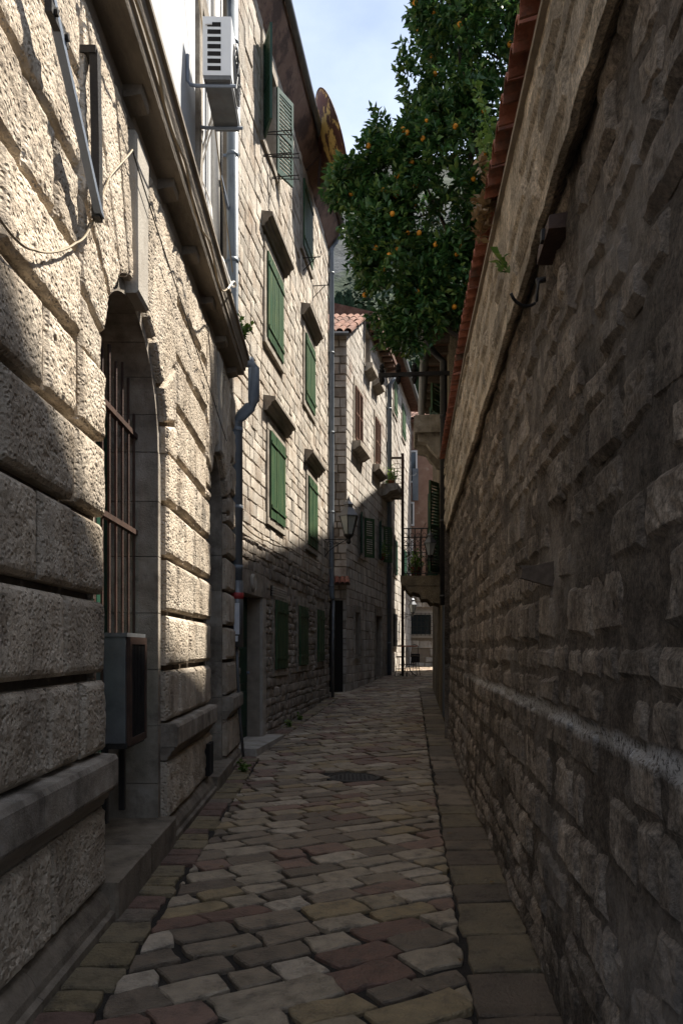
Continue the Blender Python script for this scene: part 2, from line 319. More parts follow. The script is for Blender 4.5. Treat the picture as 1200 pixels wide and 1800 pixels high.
def core(fr, u0, u1, z0, z1, holes, m, depth=.3, name='wall_core', back=5.0, body=True):
    us = sorted({u0, u1, *[h[0] for h in holes], *[h[1] for h in holes]}); zs = sorted({z0, z1, *[h[2] for h in holes], *[h[3] for h in holes]})
    b = fr.mb()
    for i in range(len(us) - 1):
        for j in range(len(zs) - 1):
            cu, cz = (us[i] + us[i + 1]) / 2, (zs[j] + zs[j + 1]) / 2
            if any(h[0] < cu < h[1] and h[2] < cz < h[3] for h in holes): continue
            b.poly([(us[i], 0, zs[j]), (us[i + 1], 0, zs[j]), (us[i + 1], 0, zs[j + 1]), (us[i], 0, zs[j + 1])])
    for h in holes:
        d = h[4] if len(h) > 4 else depth
        b.poly([(h[0], 0, h[2]), (h[0], -d, h[2]), (h[0], -d, h[3]), (h[0], 0, h[3])]); b.poly([(h[1], 0, h[2]), (h[1], -d, h[2]), (h[1], -d, h[3]), (h[1], 0, h[3])])
        b.poly([(h[0], 0, h[3]), (h[1], 0, h[3]), (h[1], -d, h[3]), (h[0], -d, h[3])]); b.poly([(h[0], 0, h[2]), (h[1], 0, h[2]), (h[1], -d, h[2]), (h[0], -d, h[2])])
    cw = b.build(name, m, fr.root)
    if body:
        b = fr.mb(); b.box(u0 + .01, u1 - .01, -back, -1.2, z0, z1 - .02)
        b.poly([(u0, 0, z0), (u0, -1.2, z0), (u0, -1.2, z1), (u0, 0, z1)]); b.poly([(u1, 0, z0), (u1, -1.2, z0), (u1, -1.2, z1), (u1, 0, z1)])
        b.poly([(u0, 0, z1), (u1, 0, z1), (u1, -1.2, z1), (u0, -1.2, z1)]); b.build('house_body', m, fr.root)
    return cw
def courses(fr, u0, u1, z0, z1, skips, rh, wl, wt, jit=.008, gap=.012, dome=.004, Yof=None):
    out = []; z = z0
    while z < z1 - .05:
        h = R(*rh); zt = min(z + h, z1)
        if z1 - zt < rh[0] * .5: zt = z1
        segs = [(u0, u1)]
        for s in skips:
            ov = min(zt, s[3]) - max(z, s[2])
            if ov > .3 * (zt - z):
                ns = []
                for a, b in segs:
                    if s[1] <= a or s[0] >= b: ns.append((a, b))
                    else:
                        if s[0] - a > .04: ns.append((a, s[0]))
                        if b - s[1] > .04: ns.append((s[1], b))
                segs = ns
        for a, b in segs:
            u = a
            while u < b - .01:
                L = R(*wl); e = u + L
                if b - e < wl[0] * .6: e = b
                g = gap / 2; J = lambda: R(-jit, jit)
                q = [(u + g + J(), z + g + J()), (e - g + J(), z + g + J()), (e - g + J(), zt - g + J()), (u + g + J(), zt - g + J())]
                m = fr.mb(); m.stone(q, -.04, R(*wt), min(.014, (zt - z) * .12), dome)
                Y = fr.Y0 + u / fr.k; out.append(((e - u) * (zt - z) / max(Y, 2) ** 3, m)); u = e
        z = zt
    return out
def leaves(name, m, parent, P, D, Ln, W, smooth=False):    # P points, D directions, Ln lengths; kite-shaped folded leaves
    n = len(P); P = np.asarray(P, float); D = np.asarray(D, float); D /= np.linalg.norm(D, axis=1)[:, None] + 1e-9
    up = rng.normal(size=(n, 3)) * .6 + np.array([0, 0, 1.0]); S = np.cross(D, up); S /= np.linalg.norm(S, axis=1)[:, None] + 1e-9
    Nn = np.cross(S, D); Ln = np.asarray(Ln)[:, None]; Wd = Ln * W
    V = np.empty((n, 4, 3)); V[:, 0] = P; V[:, 1] = P + D * Ln * .5 + S * Wd + Nn * Wd * .35; V[:, 2] = P + D * Ln - Nn * Ln * .12; V[:, 3] = P + D * Ln * .5 - S * Wd + Nn * Wd * .35
    V = V.reshape(-1, 3); b = np.arange(n)[:, None] * 4
    Fa = np.concatenate([b + np.array([0, 1, 2]), b + np.array([0, 2, 3])], 1).reshape(-1, 3)
    me = bpy.data.meshes.new(name); me.vertices.add(len(V)); me.vertices.foreach_set('co', V.ravel())
    me.loops.add(Fa.size); me.loops.foreach_set('vertex_index', Fa.ravel().astype(np.int32))
    me.polygons.add(len(Fa)); me.polygons.foreach_set('loop_start', (np.arange(len(Fa)) * 3).astype(np.int32))
    me.update(calc_edges=True); me.materials.append(M[m])
    o = bpy.data.objects.new(name, me); COL.objects.link(o); o.parent = parent; return o

# ================================================================== ground
def XL(y):
    if y < 11.2: return -1.33 - .015 * y
    if y < 20.3: return -3.098 + .135 * y
    if y < 21.86: return -.36
    if y < 29.1: return .13 + .22 * (y - 21.86)
    return 1.72 + .2 * (y - 29.1)
def XR(y): return .68 + .089 * y if y < 23 else 4.6
g = MB(); ys = [-300, -40, 0, 6, 9.5, 10.5, 11.5, 12.5, 20, 33, 60, 300]
ids = [(g.pt((-300, y, gz(y) - .03)), g.pt((300, y, gz(y) - .03))) for y in ys]
for A, B in zip(ids, ids[1:]): g.face((A[0], A[1], B[1], B[0]))
street = g.build('street', 'dirt'); street['kind'] = 'structure'

def clip(poly, a, b, c):                              # keep a*x+b*y<=c
    out = []
    for i in range(len(poly)):
        p, q = poly[i], poly[(i + 1) % len(poly)]; dp = a * p[0] + b * p[1] - c; dq = a * q[0] + b * q[1] - c
        if dp <= 0: out.append(p)
        if dp * dq < 0: t = dp / (dp - dq); out.append((p[0] + (q[0] - p[0]) * t, p[1] + (q[1] - p[1]) * t))
    return out
def paver(poly, jit=.015, inset=.009, lift=0):
    cx = sum(p[0] for p in poly) / len(poly); cy = sum(p[1] for p in poly) / len(poly); pts = []
    for i in range(len(poly)):
        p, q = poly[i], poly[(i + 1) % len(poly)]; L = math.hypot(q[0] - p[0], q[1] - p[1])
        if L < .03: continue
        n = 3 if L > .22 else 2
        for k in range(n):
            t = (k + (.12 if k == 0 else 0)) / n; j = jit * (1 if k else .6)
            pts.append((p[0] + (q[0] - p[0]) * t + R(-j, j), p[1] + (q[1] - p[1]) * t + R(-j, j)))
            if k == 0: pts[-1] = (pts[-1][0], pts[-1][1])
    if len(pts) < 5: return None
    m = MB(); tx, ty, h0 = R(-.022, .022), R(-.022, .022), R(-.005, .005) + lift; n = len(pts)
    def Z(x, y): return gz(y) + h0 + (x - cx) * tx + (y - cy) * ty
    def ring(d, dz):
        o = []
        for x, y in pts:
            L = math.hypot(x - cx, y - cy) or 1; f = max(.2, 1 - d / L); X, Y = cx + (x - cx) * f, cy + (y - cy) * f; o.append(m.pt((X, Y, Z(X, Y) + dz)))
        return o
    r = [ring(0, -.045), ring(.001, -.009), ring(inset, -.001)]
    for A, B in zip(r, r[1:]):
        for k in range(n): m.face((A[k], A[(k + 1) % n], B[(k + 1) % n], B[k]))
    c = m.pt((cx, cy, Z(cx, cy) + .002))
    for k in range(n): m.face((r[-1][k], r[-1][(k + 1) % n], c))
    return (abs(sum(poly[i][0] * poly[(i + 1) % len(poly)][1] - poly[(i + 1) % len(poly)][0] * poly[i][1] for i in range(len(poly)))) / max(cy, 2.5) ** 3, m)
MANHOLE = (.14, 9.6, .30)
field, edge_l, edge_r = [], [], []
ang = math.radians(28); ca, sa = math.cos(ang), math.sin(ang)
q = -8.0
while q < 38:
    qw = R(.18, .27); p = R(-9, -8.6)
    while p < 26:
        pl = R(.24, .46) if random.random() > .08 else R(.46, .62)
        J = lambda: R(-.022, .022); gp = R(.004, .017)
        quad = [(p + gp + J(), q + gp + J()), (p + pl - gp + J(), q + gp + J()), (p + pl - gp + J(), q + qw - gp + J()), (p + gp + J(), q + qw - gp + J())]
        P = [(a * ca - b * sa, a * sa + b * ca) for a, b in quad]; p += pl
        cx = sum(a for a, b in P) / 4; cy = sum(b for a, b in P) / 4
        if cy < 1.5 or cy > 36.5 or cx < XL(cy) - .2 or cx > XR(cy) + .2: continue
        if math.hypot((cx - MANHOLE[0]), (cy - MANHOLE[1])) < MANHOLE[2] + .15: continue
        s1 = (XL(cy + .3) - XL(cy - .3)) / .6; xl = XL(cy) + (.315 if cy < 20 else .05)
        P = clip(P, -1, s1, -(xl - s1 * cy))
        s2 = .089 if cy < 22.8 else 0; P = clip(P, 1, -s2, XR(cy) - .405 - s2 * cy) if P else P
        if len(P) < 3: continue
        r = paver(P)
        if r: field.append(r)
    q += qw
y = 1.6
while y < 23:                                         # long kerb-like slabs along the garden wall
    L = R(.28, .56); x0, x1 = XR(y) - .385, XR(y) + .02
    r = paver([(x0 + R(-.02, .02), y + .012), (x1, y + .012), (x1 + .089 * L, y + L - .012), (x0 + .089 * L + R(-.02, .02), y + L - .012)], .010)
    if r: edge_r.append(r)
    y += L
y = 1.6
while y < 19.8:                                       # yellowish setts along the houses
    L = R(.18, .34); s1 = (XL(y + .2) - XL(y)) / .2; s1 = s1 if abs(s1) < .3 else 0; x0 = XL(y) + .02; x1 = x0 + R(.25, .31)
    r = paver([(x0, y + .012), (x1, y + .012), (x1 + s1 * L, y + L - .012), (x0 + s1 * L, y + L - .012)], .014)
    if r: edge_l.append(r)
    y += L
pieces(field, 'paving_stone', 'cobble', street, 300)
pieces(edge_r, 'kerb_slab', 'kerb', street, 60)
pieces(edge_l, 'paving_sett', 'cobyellow', street, 60)
for k, (x, y) in enumerate(((-.55, 4.1), (.35, 4.9), (-.9, 5.6), (.9, 6.6), (-.2, 7.4), (.6, 3.9), (-1.0, 7.9), (1.0, 5.2), (.1, 5.9))):
    m = MB(); a = R(0, 6.28); L, Wd = R(.035, .06), R(.012, .02); c, sn = math.cos(a), math.sin(a)
    i = [m.pt((px * c - py * sn, px * sn + py * c, pz)) for px, py, pz in ((0, 0, .002), (L * .5, Wd, .012), (L, 0, .004), (L * .5, -Wd, .010), (L * .5, 0, .003))]
    for f in ((0, 4, 1), (1, 4, 2), (2, 4, 3), (3, 4, 0)): m.face([i[q_] for q_ in f])
    o = m.build('fallen_leaf', 'dry'); o.location = (x, y, gz(y) + .008); tag(o, 'tiny dry leaf fallen on the paving stones', 'leaf', 'fallen leaves on the paving')
mh = thing('manhole_cover', 'round cast iron manhole cover set into the paving', 'manhole cover', (MANHOLE[0], MANHOLE[1], gz(MANHOLE[1]) - .006))
b = MB(); b.lathe([(.34, -.03), (.34, .0), (.30, .002), (.297, -.006), (.285, -.006), (.28, .0), (0.02, .001)], n=32); b.build('rim_and_lid', 'iron', mh)
b = MB()
for i in range(-5, 6):
    for j in range(-5, 6):
        if i * i + j * j < 24: b.box(i * .05 - .016, i * .05 + .016, j * .05 - .016, j * .05 + .016, -.001, .004)
b.build('tread_studs', 'iron', mh, kind='stuff')

# ================================================================== rusticated building on the left
L1 = Fr('rusticated_building', 'grand building of rough rusticated stone blocks with barred arched opening and cornice', 'building', -1.42, -.015, 0, 'L')
U = L1.u
A1, A2 = (5.42, .84, 3.20), (9.32, .60, 3.36)         # arches: centre, radius, springing height
CZ = [.97, 1.43, 1.89, 2.35, 2.80, 3.25, 3.70, 4.15, 4.65, 5.15]
def opening(u, z):
    for c, r, zs in (A1, A2):
        if abs(u - c) < r and z < zs or math.hypot(u - c, z - zs) < r: return True
    return False
# the wall behind the blocks, with the two arched openings left free
b = L1.mb()
def arch_face(b, c, r, zs, lo, hi, zt, w):
    n = 16; prev = None
    for k in range(n + 1):
        t = math.pi * k / n; p = (c - r * math.cos(t), zs + r * math.sin(t))
        if prev: b.poly([(prev[0], w, prev[1]), (p[0], w, p[1]), (p[0], w, zt), (prev[0], w, zt)])
        prev = p
for a0, a1 in ((.8, A1[0] - A1[1]), (A1[0] + A1[1], A2[0] - A2[1]), (A2[0] + A2[1], 11.2)): b.poly([(a0, 0, -.1), (a1, 0, -.1), (a1, 0, 5.2), (a0, 0, 5.2)])
for c, r, zs in (A1, A2): arch_face(b, c, r, zs, 0, 0, 5.2, 0)
b.build('wall_core', 'joint', L1.root)
b = L1.mb()
b.box(.8, 11.15, -6, -1.0, -.1, 10.5)
b.box(.8, .86, -1.0, -.01, -.1, 11.5); b.build('house_body', 'joint', L1.root)
# reveals (dressed stone lining of the openings): jamb stones and arch stones
for c, r, zs, dep in ((*A1, .10), (*A2, .45)):
    for sgn in (-1, 1):
        z = .06
        for zt in (.5, .97, 1.43, 1.89, 2.35, 2.8, zs):
            m = L1.mb(); e = c + sgn * r; m.box(min(e, e + sgn * .09), max(e, e + sgn * .09), -dep - .3, .018 + .004 * (sgn > 0), z + .003, zt - .003)
            m.build('jamb_stone', 'smooth', L1.root); z = zt
    for k in range(9):
        t0, t1 = math.pi * k / 9, math.pi * (k + 1) / 9; m = L1.mb(); ns = 3; prev = None
        for i in range(ns + 1):
            t = t0 + (t1 - t0) * (i / ns) * .985; cur = [(c - rr * math.cos(t), ww, zs + rr * math.sin(t)) for rr, ww in ((r, .018), (r + .09, .018), (r + .09, -dep - .3), (r, -dep - .3))]
            if prev:
                m.poly([prev[0], cur[0], cur[1], prev[1]]); m.poly([prev[0], prev[3], cur[3], cur[0]])
            prev = cur
        m.build('arch_stone', 'smooth', L1.root)
# hewn blocks in courses
blocks = []
def hewn(q, w1=.09, amp=.0155):
    m = L1.mb(); cu = sum(p[0] for p in q) / 4
    step = .021 if cu < 7.2 else .036
    m.rough(q, -.02, w1 + R(-.008, .008), amp * R(.7, 1.1), step, .034, R(0, 30)); blocks.append(m)
def course(u0, u1, z0, z1, first):
    u = u0; big = first
    while u < u1 - .05:
        L = (R(.72, .98) if big else R(.36, .5)); e = u + L
        if u1 - e < .3: e = u1
        hewn([(u + .019, z0 + .03), (e - .019, z0 + .03), (e - .019, z1 - .018), (u + .019, z1 - .018)]); u = e; big = not big
H1, H2 = 1.28, .98
ranges_low = [(1.4, A1[0] - A1[1] - .0), (A1[0] + A1[1] + .09, A2[0] - A2[1] - .09), (A2[0] + A2[1] + .09, 11.18)]
for i in range(5):
    for k, (a0, a1) in enumerate(ranges_low): course(a0, a1, CZ[i], CZ[i + 1], (i + k) % 2 == 0)
for i in range(5, 9):
    for k, (a0, a1) in enumerate([(1.4, A1[0] - H1), (A1[0] + H1, A2[0] - H2), (A2[0] + H2, 11.18)]): course(a0, a1, CZ[i], CZ[i + 1], (i + k) % 2 == 0)
for (c, r, zs), H in ((A1, H1), (A2, H2)):
    if zs > 3.26:                                     # level the courses up to the springing of the smaller arch
        for s0, s1 in ((c - H, c - r - .09), (c + r + .09, c + H)): hewn([(s0 + .012, 3.262), (s1 - .012, 3.262), (s1 - .012, zs - .004), (s0 + .012, zs - .004)])
    top = 5.15; dy = top - zs; tc = math.atan2(dy, H)
    angs = [0, tc * .27, tc * .6, tc, tc + (math.pi / 2 - tc) * .45, math.pi / 2 - .155]
    rr = r + .09
    def outer(t):
        cx, sx = math.cos(t), math.sin(t); k = min(H / cx if cx > 1e-6 else 9, dy / sx if sx > 1e-6 else 9); return (k * cx, k * sx)
    for t0, t1 in zip(angs, angs[1:]):
        o0, o1 = outer(t0), outer(t1); gp = .019
        def at(p, t, d): return (p[0] - math.sin(t) * d, p[1] + math.cos(t) * d)
        for sg in (1, -1):
            i0 = at((rr * math.cos(t0), rr * math.sin(t0)), t0, gp); i1 = at((rr * math.cos(t1), rr * math.sin(t1)), t1, -gp)
            p0 = at(o0, t0, gp); p1 = at(o1, t1, -gp)
            qd = [i0, p0, p1, i1]; qd = [(c + sg * a, zs + z) for a, z in qd]
            if sg < 0: qd = [qd[1], qd[0], qd[3], qd[2]]
            hewn(qd)
    # long tapered keystone
    hw0, hw1 = rr * math.sin(.155), .17
    m = L1.mb(); m.stone([(c - hw0, zs + r + .004), (c + hw0, zs + r + .004), (c + hw1, top), (c - hw1, top)], -.02, .105, .02, .0); m.build('keystone', 'key', L1.root)
for m in blocks: m.build('block', 'rust', L1.root)
# blocks under the string course
for a0, a1 in ranges_low[:2] + [(A2[0] + A2[1] + .09, 11.18)]:
    blocks = []; u = a0
    while u < a1 - .05:
        e = u + R(.9, 1.4)
        if a1 - e < .5: e = a1
        hewn([(u + .01, .2), (e - .01, .2), (e - .01, .66), (u + .01, .66)], .10, .026); u = e
    for m in blocks: m.build('block', 'rust', L1.root)
    # string course stones, moulding below, sloping base moulding
    u = a0 - .0
    while u < a1 - .05:
        e = u + R(.85, 1.3)
        if a1 - e < .5: e = a1
        m = L1.mb(); m.extrude([(-.02, .785), (.155, .785), (.16, .80), (.16, .945), (.145, .972), (-.02, .985)], u + .003, e - .003); m.build('string_course_stone', 'smooth', L1.root)
        m = L1.mb(); m.extrude([(-.02, .675), (.075, .675), (.08, .70), (.10, .715), (.11, .745), (.135, .76), (.135, .782), (-.02, .782)], u + .003, e - .003); m.build('moulding', 'cornice', L1.root)
        m = L1.mb(); m.extrude([(-.02, -.1), (.15, -.1), (.155, .045), (.13, .06), (.125, .10), (.10, .145), (.06, .185), (-.02, .19)], u + .003, e - .003); m.build('base_moulding', 'step', L1.root); u = e
for a0, a1, zt in ((A1[0] - A1[1] - .06, A1[0] + A1[1] + .06, .22), (A2[0] - A2[1] - .1, A2[0] + A2[1] + .12, .16)):
    for k in range(2):
        s0 = a0 + (a1 - a0) * k / 2; m = L1.mb(); m.stone([(s0 + .004, -.1), (s0 + (a1 - a0) / 2 - .004, -.1), (s0 + (a1 - a0) / 2 - .004, zt), (s0 + .004, zt)], -.75, .17 if k == 0 else .162, .02); m.build('door_step', 'step', L1.root)
# drain opening in the plinth
m = L1.mb(); m.box(8.18, 8.44, .05, .1425, .24, .58); m.build('vent_recess', 'dark', L1.root)
# frieze, soffit blocks and cornice
m = L1.mb(); m.extrude([(-.05, 5.155), (.05, 5.155), (.05, 5.335), (-.05, 5.335)], .8, 10.55); m.build('frieze', 'cornice', L1.root)
u = 1.0
while u < 10.5:
    m = L1.mb(); m.extrude([(.05, 5.25), (.17, 5.27), (.18, 5.29), (.18, 5.335), (.05, 5.335)], u, u + .2); m.build('bracket', 'cornice', L1.root); u += 1.02
u = .8
prof = [(-.05, 5.337), (.24, 5.337), (.25, 5.36), (.25, 5.395), (.27, 5.40), (.27, 5.43), (.285, 5.46), (.298, 5.50), (.30, 5.535), (.325, 5.54), (.325, 5.575), (.30, 5.60), (-.05, 5.66)]
while u < 10.4:
    e = min(u + R(1.3, 1.8), 10.5)
    if 10.5 - e < .6: e = 10.5
    m = L1.mb(); m.extrude(prof, u + .002, e - .002); m.build('cornice_stone', 'cornice', L1.root); u = e
# rendered upper storey
uw = core(L1, .8, 8.75, 5.6, 11.6, [(4.55, 5.55, 6.35, 8.3, .25)], 'plaster', name='upper_wall', body=False)
uw.location.y = .11
m = L1.mb(); m.extrude([(-.16, 5.6), (-.06, 5.6), (-.06, 11.6), (-.16, 11.6)], 8.752, 8.96); m.build('pilaster', 'smooth', L1.root)
m = L1.mb(); m.box(8.962, 11.1, -.6, -.22, 5.6, 11.6); m.build('upper_wall', 'plaster', L1.root)
m = L1.mb(); m.extrude([(-.3, 6.55), (-.08, 6.55), (-.06, 6.6), (-.03, 6.66), (-.03, 6.74), (-.3, 6.74)], 8.9, 9.3); m.build('corbel', 'cornice', L1.root)
m = L1.mb()
for z in (5.75,): m.box(9.2, 11.1, -.22, -.16, 9.6, 9.9)
m.build('upper_moulding', 'cornice', L1.root)
win = L1.mb(); win.box(4.5, 5.6, -.5, -.36, 6.3, 8.35); win = win.build('window', 'dark', L1.root)
for nm, (a, bb, c, d, e, f) in (('sill', (4.3, 5.8, -.12, .10, 6.15, 6.31)), ('jamb', (4.36, 4.56, -.12, .0, 6.312, 8.3)), ('jamb', (5.54, 5.74, -.12, .0, 6.312, 8.3)), ('lintel', (4.3, 5.8, -.12, .06, 8.302, 8.6))):
    m = L1.mb(); m.box(a, bb, c, d, e, f); m.build(nm, 'cornice', win)
m = L1.mb(); m.box(.8, 11.15, -6, .25, 11.6, 11.85); m.build('roof', 'oldtile', L1.root)
# grille in the first arch: bars, rails, and what lies behind
grl = L1.mb(); grl.box(A1[0] - .84, A1[0] + .84, -.42, -.38, .2, 4.05); gate = grl.build('gate_panel', 'darkgreen', L1.root)
for z0, z1 in ((.30, .92), (1.0, 1.62)):
    for k in range(2):
        m = L1.mb(); a = A1[0] - .7 + k * .72; m.stone([(a, z0), (a + .64, z0), (a + .64, z1), (a, z1)], -.39, -.362, .02); m.build('door_panel', 'darkgreen', gate)
for k in range(10):
    u = A1[0] - .78 + k * 1.56 / 9; zt = A1[2] + math.sqrt(.84 ** 2 - (u - A1[0]) ** 2) - .02
    m = L1.mb(); m.tube([(u, -.16, 1.0), (u, -.16, min(zt, 3.72 + .06 * (k % 2)))], .011, 6); m.build('bar', 'rustbar', gate)
for z in (1.0, 2.52, 3.30):
    m = L1.mb(); m.box(A1[0] - .83, A1[0] + .83, -.18, -.14, z, z + .04); m.build('rail', 'rustbar', gate)
for a0, a1, mm in ((A1[0] - .55, A1[0] - .44, 'pipe'), (A1[0] - .2, A1[0] - .08, 'redpaint'), (A1[0] + .1, A1[0] + .2, 'redpaint')):
    m = L1.mb(); m.box(a0, a1, -.375, -.35, 1.8, 3.2); m.build('shutter_stripe', mm, gate)
d2 = L1.mb(); d2.box(A2[0] - .6, A2[0] + .6, -.62, -.55, .15, 3.96); d2 = d2.build('door', 'darkgreen', L1.root)
for k in range(6):
    m = L1.mb(); a = A2[0] - .56 + (k % 2) * .58; z = .35 + (k // 2) * .85; m.stone([(a, z), (a + .54, z), (a + .54, z + .75), (a, z + .75)], -.56, -.53, .02); m.build('door_panel', 'darkgreen', d2)

# iron strap bracket bent to a V, its clamp, cables
st = L1.at('iron_strap', 'bent iron strap forming a hook on the rough blocks beside the arch', 'strap', 4.15, 0, 3.95)
def strip(b, pts, hw, th):                            # a flat bar along pts, its width lying along u
    for p, q in zip(pts, pts[1:]):
        b.hexa([(p[0] - hw, p[1] - th, p[2]), (p[0] + hw, p[1] - th, p[2]), (p[0] + hw, p[1] + th, p[2]), (p[0] - hw, p[1] + th, p[2]),
                (q[0] - hw, q[1] - th, q[2]), (q[0] + hw, q[1] - th, q[2]), (q[0] + hw, q[1] + th, q[2]), (q[0] - hw, q[1] + th, q[2])])
b = st.mb(); strip(b, [(.02, .17, .0), (-.08, .172, .06), (-.30, .175, .22), (-.60, .18, .42), (-.95, .185, .70), (-1.2, .19, .95)], .03, .02); b.build('sloping_leg', 'steel', st.root)
b = st.mb(); strip(b, [(.03, .155, -.015), (.035, .15, .4), (.02, .145, .88)], .032, .022); b.build('upright_leg', 'iron', st.root)
b = st.mb(); b.box(-.02, .07, .05, .16, .86, .90); b.box(-.01, .06, .05, .09, .84, .94); b.build('wall_anchor', 'iron', st.root)
b = st.mb(); b.box(-.78, -.56, .168, .20, .45, .505); b.tube([(-.74, .17, .478), (-.74, .215, .478)], .018, 6); b.tube([(-.60, .17, .478), (-.60, .215, .478)], .018, 6); b.build('clamp', 'iron', st.root)
def cable(fr, name, label, pts, r, m, n=6, sag=0):
    P = [fr.world(Y, w, z) for Y, w, z in pts]; o = P[0].copy(); b = MB(); Q = [P[0]]
    for i in range(len(P) - 1):
        p0, p1, p2, p3 = P[max(i - 1, 0)], P[i], P[i + 1], P[min(i + 2, len(P) - 1)]
        for k in range(1, 9):
            t = k / 8; Q.append(.5 * (2 * p1 + (p2 - p0) * t + (2 * p0 - 5 * p1 + 4 * p2 - p3) * t * t + (3 * p1 - p0 - 3 * p2 + p3) * t ** 3) - Vector((0, 0, sag * 4 * t * (1 - t))))
    b.tube([p - o for p in Q], r, n); ob = b.build(name, m); ob.location = o; return tag(ob, label, 'cable')
cable(L1, 'wall_cable', 'thin pale cable looping across the rough blocks below the iron strap', [(3.0, .13, 3.28), (3.35, .13, 3.34), (3.9, .13, 3.66), (4.2, .13, 3.95), (4.55, .12, 4.4), (5.02, .13, 4.86)], .006, 'wireb', sag=.01)
cable(L1, 'wall_cable', 'thin dark cable running down past the keystone towards the second arch', [(5.02, .13, 4.86), (6.6, .13, 4.62), (8.6, .13, 4.35), (9.7, .12, 4.22)], .005, 'wirek', sag=.015)
cable(L1, 'cornice_cable', 'wavy cream cable drooping along the underside of the cornice', [(3.6, .2, 5.36), (4.3, .30, 5.33), (4.9, .31, 5.36), (5.3, .30, 5.28), (5.9, .31, 5.33), (6.4, .31, 5.20), (7.0, .33, 5.30), (7.5, .34, 5.16), (7.9, .36, 5.30)], .009, 'wireb', sag=.02)
cable(L1, 'looped_cable', 'white cable hanging in curls from the air conditioner to the cornice', [(8.9, -.05, 7.6), (9.0, -.1, 7.2), (9.1, .0, 6.9), (8.95, .05, 6.6), (9.05, .1, 6.3), (8.8, .2, 6.05), (8.75, .3, 5.75), (8.5, .38, 5.62), (8.2, .39, 5.52), (7.9, .37, 5.30)], .010, 'wirew')
cable(L1, 'taut_cable', 'straight grey cable stretched from the upper wall down past the air conditioner', [(7.6, -.02, 9.2), (10.2, .13, 6.6)], .008, 'wireb')

# air conditioner on its brackets
ac = L1.at('air_conditioner', 'white outdoor air conditioner unit on steel brackets above the cornice', 'air conditioner', 8.1, -.02, 7.55)
b = ac.mb(); b.box(0, .82, .10, .40, .10, .72); b.build('casing', 'acwhite', ac.root)
b = ac.mb(); b.box(.0, .82, .11, .39, .055, .098); b.build('base_tray', 'acgrey', ac.root)
for k in range(7):
    b = ac.mb(); z = .15 + k * .077; b.box(-.004, .003, .15, .29, z, z + .045); b.build('louvre_slot', 'dark', ac.root)
b = ac.mb(); b.box(-.02, -.003, .13, .20, .625, .655); b.build('pipe_cover', 'acwhite', ac.root)
fb = ac.mb()
for k in range(5): fb.tube([(.41 + rr * math.cos(t * math.pi / 12), .415, .40 + rr * math.sin(t * math.pi / 12)) for rr in [.06 + .055 * k] for t in range(25)], .006, 5, False)
for k in range(6): fb.tube([(.41 + .03 * math.cos(k * math.pi / 3), .42, .40 + .03 * math.sin(k * math.pi / 3)), (.41 + .285 * math.cos(k * math.pi / 3), .42, .40 + .285 * math.sin(k * math.pi / 3))], .006, 5)
fb.build('fan_guard', 'acgrey', ac.root)
fb = ac.mb(); fb.tube([(.41, .398, .40), (.41, .404, .40)], .28, 24); fb.build('fan_opening', 'dark', ac.root)
for u in (.06, .72):
    b = ac.mb(); b.tube([(u, -.07, .36), (u, -.07, .08), (u, -.04, .04), (u, .02, .03), (u, .44, .03)], .018, 6); b.build('bracket', 'steel', ac.root)
b = ac.mb(); b.tube([(.8, .1, .3), (.86, .02, .1), (.86, -.06, -.2), (.9, -.1, -.9)], .014, 6); b.tube([(.8, .12, .2), (.9, .03, .05), (.9, -.06, -.3)], .01, 6); b.build('refrigerant_pipe', 'wirew', ac.root)
ac2 = L1.at('air_conditioner', 'dusty grey air conditioner unit caged in the barred arched opening', 'air conditioner', 5.34, -.27, .88)
b = ac2.mb(); b.box(.0, .50, -.02, .27, .06, .80); b.build('casing', 'acgrey', ac2.root)
b = ac2.mb(); b.box(-.01, .52, -.02, .285, .802, .83); b.build('lid', 'acgrey', ac2.root)
b = ac2.mb()
for a, c, d, e in ((.02, .07, .04, .80), (.45, .50, .04, .80), (.07, .45, .04, .09), (.07, .45, .75, .80)): b.box(a, c, .272, .30, d, e)
b.build('front_frame', 'rustbar', ac2.root)
b = ac2.mb(); b.box(.075, .445, .271, .276, .095, .745); b.build('coil_panel', 'dark', ac2.root)
for k in range(9):
    b = ac2.mb(); u = .10 + k * .042; b.tube([(u, .29, .09), (u, .29, .75)], .006, 5); b.build('guard_bar', 'iron', ac2.root)
b = ac2.mb(); b.box(.0, .05, .1, .14, -.50, .06); b.box(.45, .50, .1, .14, -.50, .06); b.box(.0, .50, .1, .28, .02, .058); b.build('stand', 'iron', ac2.root)

# downpipe at the corner
dp = L1.at('downpipe', 'wide blue-grey downpipe cranked round the end of the cornice', 'downpipe', 10.9, 0, 0)
b = dp.mb(); b.tube([(0, .04, 11.7), (0, .04, 5.85), (.0, .08, 5.74), (0, .29, 5.66), (0, .34, 5.58), (0, .34, 5.12), (0, .29, 5.03), (0, .16, 4.9), (0, .10, 4.8), (0, .10, 2.55)], .082, 14); b.build('pipe', 'pipe', dp.root, True)
for z, w in ((10.2, .04), (8.6, .04), (7.1, .04), (6.0, .04), (4.7, .10), (3.6, .10), (2.75, .10)):
    b = dp.mb(); b.lathe([(.084, -.03), (.09, -.028), (.09, .028), (.084, .03)], (0, w, z), 14); b.build('collar', 'pipe', dp.root, True)
    b = dp.mb(); b.box(-.015, .015, w - .2, w - .05, z - .015, z + .015); b.build('bracket', 'steel', dp.root)
b = dp.mb(); b.tube([(0, .10, 2.56), (0, .10, 1.62)], .095, 14); b.build('notice_sleeve', 'gutter', dp.root, True)
b = dp.mb(); b.lathe([(.098, 0), (.098, .09)], (0, .10, 2.30), 14); b.build('red_band', 'redpaint', dp.root, True)
b = dp.mb()
